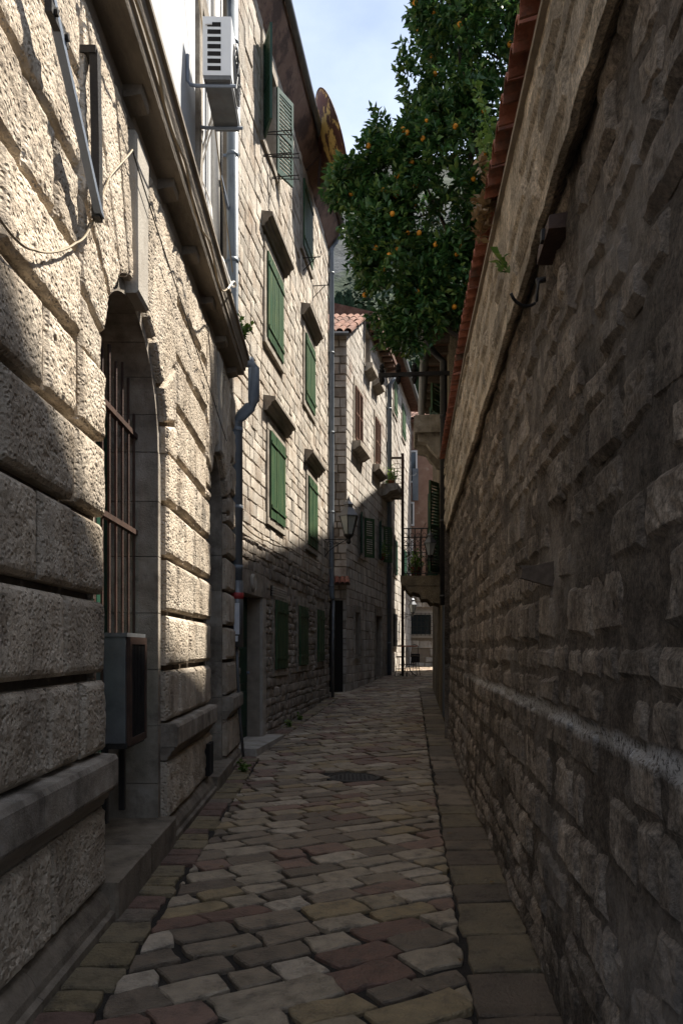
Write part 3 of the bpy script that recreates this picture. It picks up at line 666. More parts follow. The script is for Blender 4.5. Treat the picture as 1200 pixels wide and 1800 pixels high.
for z0, z1, t0, t1 in ((1.80, 2.24, .0, .8), (1.70, 1.78, .1, .6)):
    pv = None
    for k in range(6):
        t = -math.pi / 2 - .9 + t0 + (t1 - t0) * k / 5 + .6; c = (.0985 * math.sin(t), .10 + .0985 * math.cos(t))
        if pv: b.poly([(pv[0], pv[1], z0), (c[0], c[1], z0), (c[0], c[1], z1), (pv[0], pv[1], z1)])
        pv = c
b.build('pasted_notice', 'paper', dp.root)
b = dp.mb(); b.tube([(.0, .10, 1.63), (.02, .11, 1.2), (.06, .14, .6), (.10, .18, .05)], .022, 8); b.build('hose', 'gutter', dp.root, True)
dp2 = L1.at('thin_pipe', 'slim white pipes beside the wide downpipe above the cornice', 'pipe', 10.2, -.05, 5.7)
for k, (u, w, r) in enumerate(((0, -.05, .06), (.16, .0, .02), (.24, .0, .018))):
    b = dp2.mb(); b.tube([(u, w, 0), (u, w, 5.6)], r, 10); b.build('pipe', 'wirew' if k == 0 else 'iron', dp2.root, True)
for z in (.35, 2.1):
    b = dp2.mb(); b.box(-.08, .65, .02, .05, z, z + .04); b.build('clip', 'steel', dp2.root)

# ================================================================== windows, shutters, roofs
def leaf(fr, parent, u0, u1, z0, z1, w, m, louvre=False, nm='shutter_leaf'):
    b = fr.mb()
    if louvre:
        t = .05
        for a, c, d, e in ((u0, u0 + t, z0, z1), (u1 - t, u1, z0, z1), (u0 + t, u1 - t, z0, z0 + t * 1.4), (u0 + t, u1 - t, z1 - t * 1.4, z1), (u0 + t, u1 - t, (z0 + z1) / 2 - t * .6, (z0 + z1) / 2 + t * .6)):
            b.box(a, c, w, w + .04, d, e)
        z = z0 + t * 1.5
        while z < z1 - t * 1.8:
            b.hexa([(u0 + t, w + .002, z + .03), (u1 - t, w + .002, z + .03), (u1 - t, w + .036, z), (u0 + t, w + .036, z), (u0 + t, w + .002, z + .042), (u1 - t, w + .002, z + .042), (u1 - t, w + .036, z + .012), (u0 + t, w + .036, z + .012)]); z += .062
        o = b.build(nm, m, parent)
    else:
        n = max(2, round((u1 - u0) / .14)); d = (u1 - u0) / n
        for k in range(n): b.box(u0 + k * d + .006, u0 + (k + 1) * d - .006, w, w + .032 + R(-.003, .003), z0 + R(0, .012), z1)
        o = b.build(nm, m, parent)
        for z in (z0 + .18, z1 - .22):
            s = fr.mb(); s.box(u0 + .01, u1 - .01, w + .034, w + .05, z, z + .055); s.build('batten', m, o)
    return o
def leaf_open(fr, parent, uh, wd, z0, z1, ang, m, w=.05, louvre=True):     # a leaf swung out on its hinge line at u = uh
    b = fr.mb(); dx, dw = math.cos(ang), math.sin(ang); nx, nw = -dw, dx
    def P(t, n, z): return (uh + dx * t + nx * n, w + dw * t + nw * n, z)
    def bx(t0, t1, n0, n1, a, c): b.hexa([P(t0, n0, a), P(t1, n0, a), P(t1, n1, a), P(t0, n1, a), P(t0, n0, c), P(t1, n0, c), P(t1, n1, c), P(t0, n1, c)])
    t = .06
    for a, c, d, e in ((0, t, z0, z1), (wd - t, wd, z0, z1), (t, wd - t, z0, z0 + .09), (t, wd - t, z1 - .09, z1), (t, wd - t, (z0 + z1) / 2 - .04, (z0 + z1) / 2 + .04)): bx(a, c, -.02, .02, d, e)
    z = z0 + .1
    while z < z1 - .11: bx(t, wd - t, -.012, .012, z, z + .034); z += .07
    return b.build('shutter_leaf', m, parent)
def surround(fr, parent, u0, u1, z0, z1, t=.13, w=.045, m='smooth', sill=.12):
    for nm, q in (('jamb', (u0 - t, u0, z0, z1)), ('jamb', (u1, u1 + t, z0, z1)), ('lintel', (u0 - t, u1 + t, z1 + .003, z1 + .2)), ('sill', (u0 - t - .03, u1 + t + .03, z0 - sill, z0 - .003))):
        b = fr.mb(); ww = w + (.014 if nm == 'sill' else .004 if nm == 'lintel' else 0); b.stone([(q[0], q[2]), (q[1], q[2]), (q[1], q[3]), (q[0], q[3])], -.05, ww, .01); b.build(nm, m, parent)
def hood(fr, parent, u0, u1, z, m='cornice', d=.22):
    b = fr.mb(); b.extrude([(0, z), (.08, z), (.10, z + .05), (.14, z + .08), (.155, z + .13), (d - .02, z + .15), (d, z + .17), (d, z + .22), (0, z + .26)], u0, u1); b.build('hood_mould', m, parent)
def closed_window(fr, Y0, Y1, z0, z1, m='green', hooded=True, louvre=False, sur=True, name='window'):
    u0, u1 = fr.u(Y0), fr.u(Y1); b = fr.mb(); b.box(u0, u1, -.12, .006, z0, z1); win = b.build(name, 'dark', fr.root)
    if sur: surround(fr, win, u0, u1, z0, z1)
    mid = (u0 + u1) / 2
    leaf(fr, win, u0 + .006, mid - .004, z0 + .005, z1 - .005, .05, m, louvre); leaf(fr, win, mid + .004, u1 - .006, z0 + .005, z1 - .005, .05, m, louvre)
    if hooded: hood(fr, win, u0 - .3, u1 + .3, z1 + .26)
    return (u0 - .14, u1 + .14, z0 - .16, z1 + (.2 if not hooded else .2))
def tiles_row(fr, parent, u0, u1, w, z, L, slope, m, pitch=.22, r=.095, n=6, name='roof_tile', zf=lambda a: 0):  # barrel tiles whose axis runs out to the street, falling outwards
    u = u0 + pitch / 2
    while u < u1:
        b = fr.mb(); rr = r * R(.93, 1.06); du, dz = R(-.015, .015), R(-.012, .012) + zf(u); ring = []
        for t in (0, 1):
            ww = w + L * t; zz = z - slope * L * t + dz; k2 = rr * (1.0 if t else .86)
            ring.append([[(u + du + q * math.cos(math.pi * k / n), ww, zz + q * math.sin(math.pi * k / n)) for k in range(n + 1)] for q in (k2, k2 - .016)])
        O0, I0, O1, I1 = [[b.pt(p) for p in rg] for rg in (ring[0][0], ring[0][1], ring[1][0], ring[1][1])]
        for k in range(n):
            b.face((O0[k], O1[k], O1[k + 1], O0[k + 1])); b.face((I0[k + 1], I1[k + 1], I1[k], I0[k])); b.face((O1[k], I1[k], I1[k + 1], O1[k + 1])); b.face((O0[k + 1], I0[k + 1], I0[k], O0[k]))
        b.face((O0[0], I0[0], I1[0], O1[0])); b.face((O1[n], I1[n], I0[n], O0[n]))
        b.build(name, m, parent); u += pitch * R(.96, 1.05)

# ================================================================== tall house with green shutters
B2 = Fr('stone_house', 'tall pale stone house with green shutters, stained eaves and hood moulds', 'house', -3.098, .135, 11.2, 'L')
u = B2.u; skips = []
b2w = [(13.35, 14.55, 3.87, 5.40, 1), (17.1, 18.25, 3.92, 5.46, 1), (13.15, 14.4, 6.92, 8.42, 1), (16.75, 17.9, 7.0, 8.5, 1), (16.5, 17.6, 10.25, 11.72, 0),
       (13.8, 14.8, 1.22, 2.48, 0), (16.03, 17.0, 1.24, 2.50, 0), (18.35, 19.25, 1.28, 2.54, 0)]
for k, (Y0, Y1, z0, z1, hd) in enumerate(b2w):
    mm = M['green']
    skips.append(closed_window(B2, Y0, Y1, z0, z1, mm, bool(hd)))
F3 = (u(13.0), u(13.9), 10.22, 11.78); DR = (u(11.55), u(12.85), .1, 2.45)
b = B2.mb(); b.box(F3[0] - .02, F3[1] + .02, -.3, -.22, F3[2], F3[3]); w3 = b.build('window', 'glass', B2.root); surround(B2, w3, *F3)
for a in (F3[0] + .02, (F3[0] + F3[1]) / 2 - .03, F3[1] - .08):
    b = B2.mb(); b.box(a, a + .06, -.218, -.17, F3[2] + .01, F3[3] - .01); b.build('casement_stile', 'acwhite', w3)
leaf_open(B2, w3, F3[0] - .02, .52, F3[2], F3[3], math.radians(155), 'darkgreen'); leaf_open(B2, w3, F3[1] + .02, .52, F3[2], F3[3], math.radians(22), 'darkgreen')
skips += [(F3[0] - .14, F3[1] + .14, F3[2] - .16, F3[3] + .2), (DR[0] - .05, DR[1] + .26, 0, 2.85), (u(13.55), u(14.8), 2.5, 2.75)]
core(B2, 0, u(20.35), -.1, 12.4, [F3, (DR[0], DR[1], DR[2], DR[3], .26)], 'mortar')
st_hi = courses(B2, 0, u(20.35), 3.35, 12.38, skips, (.15, .31), (.18, .5), (.006, .028), .013)
st_lo = courses(B2, 0, u(20.35), .0, 3.34, skips, (.10, .19), (.14, .34), (.008, .045), .016, .016, .012)
pieces(st_hi, 'block', 'ashlar', B2.root, 240); pieces(st_lo, 'rubble_stone', 'rubble', B2.root, 60)
# door, its frame, step, carved lintel with round emblem
b = B2.mb(); b.box(DR[0], DR[1], -.28, -.22, .1, 2.45); door = b.build('door', 'darkgreen', B2.root)
for k in range(6):
    m = B2.mb(); a = DR[0] + .08 + (k % 2) * .62; z = .3 + (k // 2) * .72; m.stone([(a, z), (a + .52, z), (a + .52, z + .6), (a, z + .6)], -.225, -.19, .02); m.build('door_panel', 'darkgreen', door)
m = B2.mb(); m.tube([(DR[1] - .12, -.2, 1.2), (DR[1] - .12, -.15, 1.2)], .025, 8); m.build('handle', 'steel', door)
m = B2.mb(); m.box(DR[1] + .002, DR[1] + .24, -.43, .05, .08, 2.45); m.build('door_jamb', 'key', B2.root)
m = B2.mb(); m.box(DR[0] - .1, DR[1] + .24, -.43, .055, 2.452, 2.82); lin = m.build('door_lintel', 'smooth', B2.root)
m = B2.mb(); m.tube([(DR[0] + .62, .04, 2.64), (DR[0] + .62, .075, 2.64)], .145, 24); m.tube([(DR[0] + .62, .075, 2.64), (DR[0] + .62, .088, 2.64)], .10, 20)
m.tube([(DR[0] + .62 + .122 * math.cos(t * math.pi / 12), .08, 2.64 + .122 * math.sin(t * math.pi / 12)) for t in range(25)], .012, 6, False)
m.box(DR[0] + .61, DR[0] + .63, .08, .10, 2.57, 2.71); m.box(DR[0] + .57, DR[0] + .67, .08, .099, 2.63, 2.65); m.build('round_emblem', 'key', lin)
m = B2.mb(); m.stone([(DR[0] - .25, -.1), (DR[1] + .35, -.1), (DR[1] + .35, .13), (DR[0] - .25, .13)], -.45, .34, .02); m.build('door_step', 'key', B2.root)
vt = B2.mb(); vt.box(u(13.62), u(14.75), .0, .03, 2.54, 2.72); vt = vt.build('vent', 'dark', B2.root)
for k in range(4):
    m = B2.mb(); z = 2.545 + k * .046; m.box(u(13.62), u(14.75), .03, .055, z, z + .028); m.build('vent_slat', 'key', vt)
# eaves: soffit, rafters, gutter, roof
e0, e1 = -.6, u(20.35) + .15
m = B2.mb(); m.extrude([(0, 12.18), (.03, 12.20), (.29, 12.66), (.31, 12.80), (0, 12.80)], e0, e1); m.build('soffit', 'soffit', B2.root)
gt = [(.315 + .065 * (1 + math.cos(t)), 12.82 + .08 * math.sin(t)) for t in [math.pi + math.pi * k / 8 for k in range(9)]]
m = B2.mb(); m.extrude(gt + [(p[0] * .995 + .001, p[1] + .012) for p in gt[::-1]], e0, e1 + .1); m.build('gutter', 'gutter', B2.root)
m = B2.mb(); m.extrude([(.31, 12.802), (.31, 12.86), (-3, 14.2), (-6, 14.2), (-6, 12.41), (0, 12.802)], e0, e1); roof = m.build('roof', 'oldtile', B2.root)
tiles_row(B2, roof, e0, e1, -.10, 13.04, .46, .4, 'oldtile', .23)
dpx = B2.at('downpipe', 'slim pale grey downpipe at the far corner of the shuttered house', 'downpipe', 20.28, .10, 3.0)
m = dpx.mb(); m.tube([(.1, .28, 9.76), (.1, .26, 9.6), (.06, .1, 9.35), (0, 0, 9.15), (0, 0, .3), (0, 0, 0), (.02, .04, -.1)], .068, 12); m.build('pipe', 'pipe', dpx.root, True)
for z in (.25, 2.2, 4.3, 6.4, 8.5):
    m = dpx.mb(); m.lathe([(.07, -.025), (.078, -.022), (.078, .022), (.07, .025)], (0, 0, z), 12); m.build('collar', 'pipe', dpx.root, True)
    m = dpx.mb(); m.box(-.012, .012, -.16, -.05, z - .012, z + .012); m.build('bracket', 'iron', dpx.root)
m = dpx.mb(); m.tube([(.02, .04, -.1), (.03, .02, -2.75)], .045, 10); m.build('lower_pipe', 'gutter', dpx.root, True)
dpn = B2.at('drying_rack', 'iron clothes-drying brackets under the open green shutters', 'clothes rack', 13.0, 0, 9.95)
for uu in (0, .62):
    for zz in (.0, .38): 
        m = dpn.mb(); m.tube([(uu, .0, zz), (uu, .52, zz)], .010, 5); m.tube([(uu, 0, zz - .02), (uu + .12, .5, zz)], .009, 5); m.build('arm', 'iron', dpn.root)
m = dpn.mb(); m.tube([(-.1, .5, .0), (.8, .5, .0)], .007, 5); m.tube([(-.1, .5, .38), (.8, .5, .38)], .007, 5); m.tube([(-.05, .26, .38), (.75, .26, .38)], .006, 5); m.build('line_bar', 'iron', dpn.root)
for Y, lab in ((16.62, 'small iron clothes-line bracket below the topmost closed green shutter'), (17.9, 'small iron clothes-line bracket beside the slim corner downpipe')):
    t = B2.at('line_bracket', lab, 'bracket', Y, 0, 9.75, 'clothes-line brackets')
    m = t.mb(); m.tube([(0, 0, .30), (0, .40, .30), (0, .41, .42)], .012, 5); m.tube([(0, .0, .0), (0, .3, .29)], .010, 5); m.build('arm', 'iron', t.root); m = t.mb(); m.box(-.02, .02, -.01, .02, -.04, .34); m.build('wall_plate', 'iron', t.root)
cable(B2, 'facade_cable', 'sagging dark cable strung along the shuttered stone house above the door', [(11.5, .08, 3.45), (13.0, .09, 3.42), (14.9, .09, 3.55), (17.0, .09, 3.60), (18.6, .09, 3.66), (20.2, .1, 3.72)], .012, 'wireb', sag=.03)
# rusted dish on the eaves
ds = B2.at('satellite_dish', 'big rusted satellite dish with peeling yellow paint at the eaves', 'satellite dish', 17.0, .36, 11.75)
b = MB(); rings = []
ax = Vector((.942, .08, .31)).normalized(); p1 = ax.cross(Vector((0, 0, 1))).normalized(); p2 = ax.cross(p1)
for k in range(8):
    r = 1.15 * k / 7; rings.append([b.pt(p1 * (r * math.cos(2 * math.pi * j / 40)) + p2 * (r * 1.02 * math.sin(2 * math.pi * j / 40)) + ax * (.26 * (r / 1.15) ** 2) + Vector((0, 0, .75))) for j in range(40)])
for A, B in zip(rings, rings[1:]):
    for j in range(40): b.face((A[j], A[(j + 1) % 40], B[(j + 1) % 40], B[j]))
d = b.build('reflector', 'dish', ds.root, True); ds.root.rotation_euler = (0, 0, 0)
md = d.modifiers.new('thick', 'SOLIDIFY'); md.thickness = .02
b = MB(); b.tube([Vector((0, 0, .75)) + ax * .26 + (p1 * math.cos(2 * math.pi * j / 40) + p2 * 1.02 * math.sin(2 * math.pi * j / 40)) * 1.15 for j in range(41)], .014, 6, False); b.build('rim', 'rustbar', ds.root)
b = MB(); b.tube([(0, 0, .75), (-.05, -.02, .3), (-.05, 0, .05)], .035, 8); b.tube([(-.02, 0, .75), (-.32, -.1, .35)], .02, 6); b.build('mount', 'rustbar', ds.root)

# ================================================================== house with the gabled side and brown shutters
B3 = Fr('gabled_stone_house', 'stone house with brown louvred shutters and a tiled gable beyond the downpipe', 'house', .13 - .22 * 21.86, .22, 21.86, 'L')
u = B3.u; s3 = []
for Y0, Y1, z0, z1, mm, lv in ((22.9, 23.95, 7.85, 9.45, 'brown', True), (26.3, 27.25, 7.95, 9.55, 'brown', True)): s3.append(closed_window(B3, Y0, Y1, z0, z1, mm, False, lv))
for Y0, Y1, z0, z1, kind in ((24.55, 25.4, 10.7, 11.85, 'u'), (23.75, 24.35, 4.5, 5.75, 's'), (27.15, 28.0, 4.75, 6.05, 's'), (23.0, 23.75, 1.42, 2.7, 'p'), (26.5, 27.7, .6, 2.75, 'd')):
    q = (u(Y0), u(Y1), z0, z1); b = B3.mb(); b.box(q[0] - .01, q[1] + .01, -.3, -.2, z0 - .01, z1 + .01)
    w = b.build('door' if kind == 'd' else 'window', 'brown' if kind == 'd' else 'curtain' if kind in 'us' else 'glass', B3.root)
    surround(B3, w, *q, sill=.12); s3.append((q[0] - .14, q[1] + .14, z0 - .13, z1 + .2))
    if kind == 's':
        leaf_open(B3, w, q[0] - .02, .42, z0, z1, math.radians(165), 'darkgreen', .06); leaf_open(B3, w, q[1] + .02, .42, z0, z1, math.radians(35), 'green', .06)
    if kind == 'd':
        for k in range(4):
            m = B3.mb(); a = q[0] + .08 + (k % 2) * .56; z = .85 + (k // 2) * .95; m.stone([(a, z), (a + .5, z), (a + .5, z + .8), (a, z + .8)], -.202, -.18, .02); m.build('door_panel', 'brown', w)
holes3 = [(u(24.55), u(25.4), 10.7, 11.85, .2), (u(23.75), u(24.35), 4.5, 5.75, .2), (u(27.15), u(28.0), 4.75, 6.05, .2), (u(23.0), u(23.75), 1.42, 2.7, .2), (u(26.5), u(27.7), .6, 2.75, .2)]
core(B3, 0, u(29.1), 0, 10.6, [h for h in holes3 if h[3] < 10.5], 'mortar')
core(B3, u(24.45), u(29.1), 10.6, 12.2, [(u(24.55), u(25.4), 10.7, 11.85, .2)], 'mortar')
m = B3.mb(); g0 = u(24.45)
m.poly([(0, 0, 10.6), (g0, 0, 10.6), (g0, 0, 12.1)]); m.build('gable_wall', 'mortar', B3.root)
st = courses(B3, 0, u(29.1), .3, 10.6, s3, (.22, .34), (.26, .6), (.010, .028)) + courses(B3, g0, u(29.1), 10.6, 12.18, s3, (.22, .34), (.26, .6), (.010, .028))
z = 10.6
while z < 12.0:
    e = (z + .25 - 10.6) / 1.5 * g0
    for q in courses(B3, e, g0, z, z + .25, [], (.25, .25), (.26, .55), (.01, .028)): st.append(q)
    z += .25
pieces(st, 'block', 'ashlar2', B3.root, 280)
# the end wall seen face on: big quoins
m = MB()
c3, n3 = math.cos(-B3.rz), math.sin(-B3.rz)
def to3(X, Y, Z): dx, dy = X - B3.root.location.x, Y - B3.root.location.y; return (dx * c3 - dy * n3, dx * n3 + dy * c3, Z)
m.poly([to3(-3, 21.9, 0), to3(.12, 21.9, 0), to3(.12, 21.9, 10.6), to3(-3, 21.9, 10.6)]); m.build('end_wall', 'mortar', B3.root)
z = .3; k = 0
while z < 10.5:
    h = R(.16, .34); x = .145; k += 1
    while x > -1.6:
        Lx = R(.16, .4); x0 = x - Lx; m = MB(); g_ = R(.004, .012); y0 = 21.87 - R(.0, .04)
        P = [to3(x0 + g_, 21.92, z + g_), to3(x - g_, 21.92, z + g_), to3(x - g_, 21.92, z + h - g_), to3(x0 + g_, 21.92, z + h - g_)]
        Q = [to3(x0 + g_ + .012, y0, z + g_ + .012), to3(x - g_ - .008, y0, z + g_ + .012), to3(x - g_ - .008, y0, z + h - g_ - .012), to3(x0 + g_ + .012, y0, z + h - g_ - .012)]
        a = [m.pt(p) for p in P]; c = [m.pt(p) for p in Q]; m.face(c)
        for i in range(4): m.face((a[i], a[(i + 1) % 4], c[(i + 1) % 4], c[i]))
        m.build('quoin', 'rubble' if random.random() < .35 else 'ashlar2', B3.root); x = x0
    z += h
# lean-to roof facing down the street, tiled, with gutter
rf = MB(); rf.poly([to3(-5, 21.55, 10.45), to3(.25, 21.55, 10.45), to3(.80, 24.45, 12.12), to3(-5, 24.45, 12.12)]); rf = rf.build('lean_to_roof', 'oldtile', B3.root)
for i in range(10):
    for j in range(5):
        x = .16 - i * .22 + j * .11 * 1.0; y0 = 21.5 + j * .58; z0 = 10.47 + (y0 - 21.55) * .576; b = MB(); rr = .098 * R(.92, 1.05); dx = R(-.02, .02); rg = []
        for t, k2 in ((0, rr), (.66, rr * .85)):
            rg.append([b.pt(to3(x + dx + t * .19 + k2 * math.cos(math.pi * k / 6), y0 + t, z0 + t * .576 + .02 + k2 * math.sin(math.pi * k / 6))) for k in range(7)])
        for k in range(6): b.face((rg[0][k], rg[0][k + 1], rg[1][k + 1], rg[1][k]))
        o = b.build('roof_tile', 'oldtile', rf); s = o.modifiers.new('thick', 'SOLIDIFY'); s.thickness = .015
m = MB(); m.tube([to3(-1.5, 21.5, 10.42), to3(.2, 21.5, 10.42)], .06, 8); m.build('gutter', 'gutter', B3.root)
m = B3.mb(); m.extrude([(0, 12.2), (.42, 12.12), (.42, 12.28), (-5, 14), (-5, 12.2)], u(24.5), u(29.1) + .1); r3 = m.build('roof', 'oldtile', B3.root)
tiles_row(B3, r3, u(24.5), u(29.1), .0, 12.36, .42, .35, 'oldtile', .25)
a = u(24.6)
while a < u(29.0):
    m = B3.mb(); m.box(a, a + .1, .01, .38, 12.0, 12.11); m.build('rafter', 'soffit', B3.root); a += .55
# carved sill corbels and a small stone balcony
for Y0, Y1, z in ((22.6, 24.2, 7.45), (25.9, 27.5, 7.55), (24.5, 25.5, 10.45), (25.9, 26.9, 10.45)):
    m = B3.mb(); m.extrude([(0, z), (.10, z + .02), (.22, z + .10), (.28, z + .12), (.28, z + .27), (0, z + .27)], u(Y0), u(Y1)); m.build('corbelled_sill', 'smooth', B3.root)
bal = B3.mb(); bal.extrude([(0, 7.08), (.2, 7.12), (.35, 7.25), (.62, 7.30), (.62, 7.52), (0, 7.52)], u(27.6), u(29.0)); bal.build('balcony_slab', 'smooth', B3.root)
# little tiled canopy over the doorway in the gap
cn = thing('door_canopy', 'little red tiled canopy over the dark doorway behind the slim downpipe', 'canopy', (-.1, 21.7, 3.55))
m = MB(); m.hexa([(-.4, .14, .0), (.34, .14, .0), (.34, -.42, -.2), (-.4, -.42, -.2), (-.4, .14, .05), (.34, .14, .05), (.34, -.42, -.15), (-.4, -.42, -.15)]); m.build('board', 'wood', cn)
for k in range(5):
    m = MB(); x = -.3 + k * .14; rg = []
    for yy, zz in ((.14, .05), (-.48, -.17)): rg.append([m.pt((x + .066 * math.cos(math.pi * i / 6), yy, zz + .066 * math.sin(math.pi * i / 6))) for i in range(7)])
    for i in range(6): m.face((rg[1][i], rg[1][i + 1], rg[0][i + 1], rg[0][i]))
    m.build('canopy_tile', 'tile', cn)
dd = thing('alley_door', 'dark narrow door in the gap under the tiled canopy', 'door', (-.12, 21.80, gz(21.8)))
m = MB(); m.box(-.24, .16, -.03, .05, 0, 2.6); m.build('door_leaf', 'dark', dd)
for k in range(3):
    m = MB(); m.box(-.22 + k * .125, -.105 + k * .125, -.045, -.03, .04, 2.55); m.build('door_board', 'dark', dd)

# ================================================================== bright house at the bend
B4 = Fr('bend_house', 'pale coursed stone house catching sun where the alley bends', 'house', 1.72 - .2 * 29.1, .2, 29.1, 'L')
u = B4.u; s4 = []
for Y0, Y1, z0, z1, mm in ((30.8, 31.7, 11.1, 12.5, 'green'), (33.5, 34.6, 10.9, 12.3, 'green'), (30.7, 31.7, 4.6, 6.0, 'darkgreen'), (30.6, 31.6, 1.7, 3.0, 'dark'), (34, 35, 4.6, 6.0, 'darkgreen')): s4.append(closed_window(B4, Y0, Y1, z0, z1, mm, False))
core(B4, 0, u(37.3), .2, 13.1, [], 'mortar')
pieces(courses(B4, 0, u(37.3), .5, 13.08, s4, (.24, .36), (.3, .65), (.01, .028)), 'block', 'ashlar2', B4.root, 260)
m = B4.mb(); m.extrude([(0, 13.1), (.45, 13.05), (.45, 13.2), (-5, 14.6), (-5, 13.1)], -.3, u(37.3)); m.build('roof', 'oldtile', B4.root)
m = B4.mb(); m.extrude([(.452, 13.02), (.57, 13.02), (.58, 13.15), (.452, 13.16)], -.3, u(37.4)); m.build('gutter', 'gutter', B4.root)
dp4 = B3.at('downpipe', 'bluish downpipe between the brown-shuttered house and the bend', 'downpipe', 28.9, .12, gz(28.9))
m = dp4.mb(); m.tube([(0, .25, 11.2), (0, 0, 10.9), (0, 0, 0)], .085, 10); m.build('pipe', 'pipe', dp4.root, True)
for z in (1.2, 4, 7, 10):
    m = dp4.mb(); m.lathe([(.088, -.03), (.098, -.03), (.098, .03), (.088, .03)], (0, 0, z), 10); m.build('collar', 'pipe', dp4.root, True)
for Y, fr, lab in ((28.2, B3, 'leafy potted plant on the stone balcony of the brown-shuttered house'), (27.5, B3, 'trailing green plant on the window sill above the brown door')):
    zz = 7.52 if Y > 28 else 4.76
    t = fr.at('potted_plant', lab, 'plant', Y, .3 if Y > 28 else .06, zz)
    m = t.mb(); m.lathe([(.09, 0), (.13, .2), (.145, .2), (.145, .23), (.12, .23)], n=10); m.build('pot', 'tile', t.root, True)
    P = rng.normal(size=(260, 3)) * [.16, .12, .14] + [0, 0, .38]; leaves('foliage', 'weed', t.root, P, rng.normal(size=(260, 3)) + [0, 0, .5], rng.uniform(.06, .13, 260), .22)

# ================================================================== house closing the view
EB = thing('end_house', 'worn reddish house closing the alley with a barred ground floor window', 'house', (3.6, 37.4, gz(37)))
def rel(x, y, z): return (x - 3.6, y - 37.4, z - gz(37))
m = MB(); m.box(-1.6, 5, 0, 6, -.2, 11.9); m.build('wall_core', 'mortar', EB)
WX0, WX1, WZ0, WZ1 = -.25, .75, 1.55, 2.5
m = MB(); m.box(-1.58, 3, -.03, -.002, 4.2, 11.8); m.build('rendered_wall', 'redplaster', EB)
lst = []; z = -.1
while z < 4.18:
    h = R(.22, .42); x = -1.6; zt = min(z + h, 4.19)
    while x < 2.6:
        L = R(.3, .75); e = x + L
        if not (e > WX0 - .22 and x < WX1 + .22 and zt > WZ0 - .2 and z < WZ1 + .25) and not (e > -.35 and x < .25 and z < .62 and zt > .2):
            m = MB(); J = lambda: R(-.02, .02); q = [(x + .02 + J(), z + .02 + J()), (e - .02 + J(), z + .02 + J()), (e - .02 + J(), zt - .02 + J()), (x + .02 + J(), zt - .02 + J())]
            mm = MB(); mm.stone(q, -.04, R(.03, .07), .02, .012); mm.v = [(a, -w, zz) for a, w, zz in mm.v]; lst.append((L * h, mm))
        x = e
    z = zt
pieces(lst, 'rubble_stone', 'ashlar2', EB, 120)
for nm, (a, c, d, e, wd) in (('lintel', (WX0 - .2, WX1 + .2, WZ1, WZ1 + .2, .075)), ('sill', (WX0 - .2, WX1 + .2, WZ0 - .18, WZ0, .095)), ('jamb', (WX0 - .2, WX0, WZ0 + .002, WZ1 - .002, .07)), ('jamb', (WX1, WX1 + .2, WZ0 + .002, WZ1 - .002, .07))):
    m = MB(); m.box(a, c, -wd, .0, d, e); m.build('window_' + nm, 'key', EB)
m = MB(); m.box(WX0, WX1, -.02, -.004, WZ0, WZ1); gw = m.build('window', 'glass', EB)
for k in range(7):
    m = MB(); x = WX0 - .1 + k * 1.2 / 6; m.tube([(x, -.16, WZ0 - .08), (x, -.16, WZ1 + .08)], .011, 5); m.build('bar', 'iron', gw)
for k in range(6):
    m = MB(); z = WZ0 - .04 + k * 1.03 / 5; m.tube([(WX0 - .12, -.165, z), (WX1 + .12, -.165, z)], .010, 5); m.build('cross_bar', 'iron', gw)
m = MB(); m.box(-.30, .2, -.05, -.004, .18, .6); m.build('cellar_vent', 'dark', EB)
for x0, x1, z0, z1 in ((-.55, -.15, 6.9, 7.9), (-.6, -.2, 5.3, 6.1), (-.5, .0, 9.0, 10.4)):
    m = MB(); m.box(x0, x1, -.05, -.031, z0, z1); w = m.build('window', 'glass', EB)
    for a, c, d, e in ((x0 - .08, x1 + .08, z0 - .08, z0), (x0 - .08, x1 + .08, z1, z1 + .08), (x0 - .08, x0, z0, z1), (x1, x1 + .08, z0, z1)):
        m = MB(); m.box(a, c, -.08, -.031, d, e); m.build('frame', 'acwhite', w)
m = MB(); m.box(-.16, .12, -.09, -.031, 8.05, 9.6); m.build('shutter', 'pipe', EB)
m = MB(); m.hexa([(-1.8, -.4, 11.75), (5, -.4, 11.75), (5, 4, 13.6), (-1.8, 4, 13.6), (-1.8, -.4, 11.9), (5, -.4, 11.9), (5, 4, 13.75), (-1.8, 4, 13.75)]); er = m.build('roof', 'oldtile', EB)
for i in range(14):
    for j in range(4):
        x = -1.6 + i * .24 + (j % 2) * .12; y0 = -.45 + j * .6; z0 = 11.9 + (y0 + .4) * .42; b = MB(); rg = []
        for t in (0, .65): rg.append([b.pt((x + .1 * math.cos(math.pi * k / 6), y0 + t, z0 + t * .42 + .1 * math.sin(math.pi * k / 6))) for k in range(7)])
        for k in range(6): b.face((rg[0][k], rg[0][k + 1], rg[1][k + 1], rg[1][k]))
        b.build('roof_tile', 'oldtile', er)

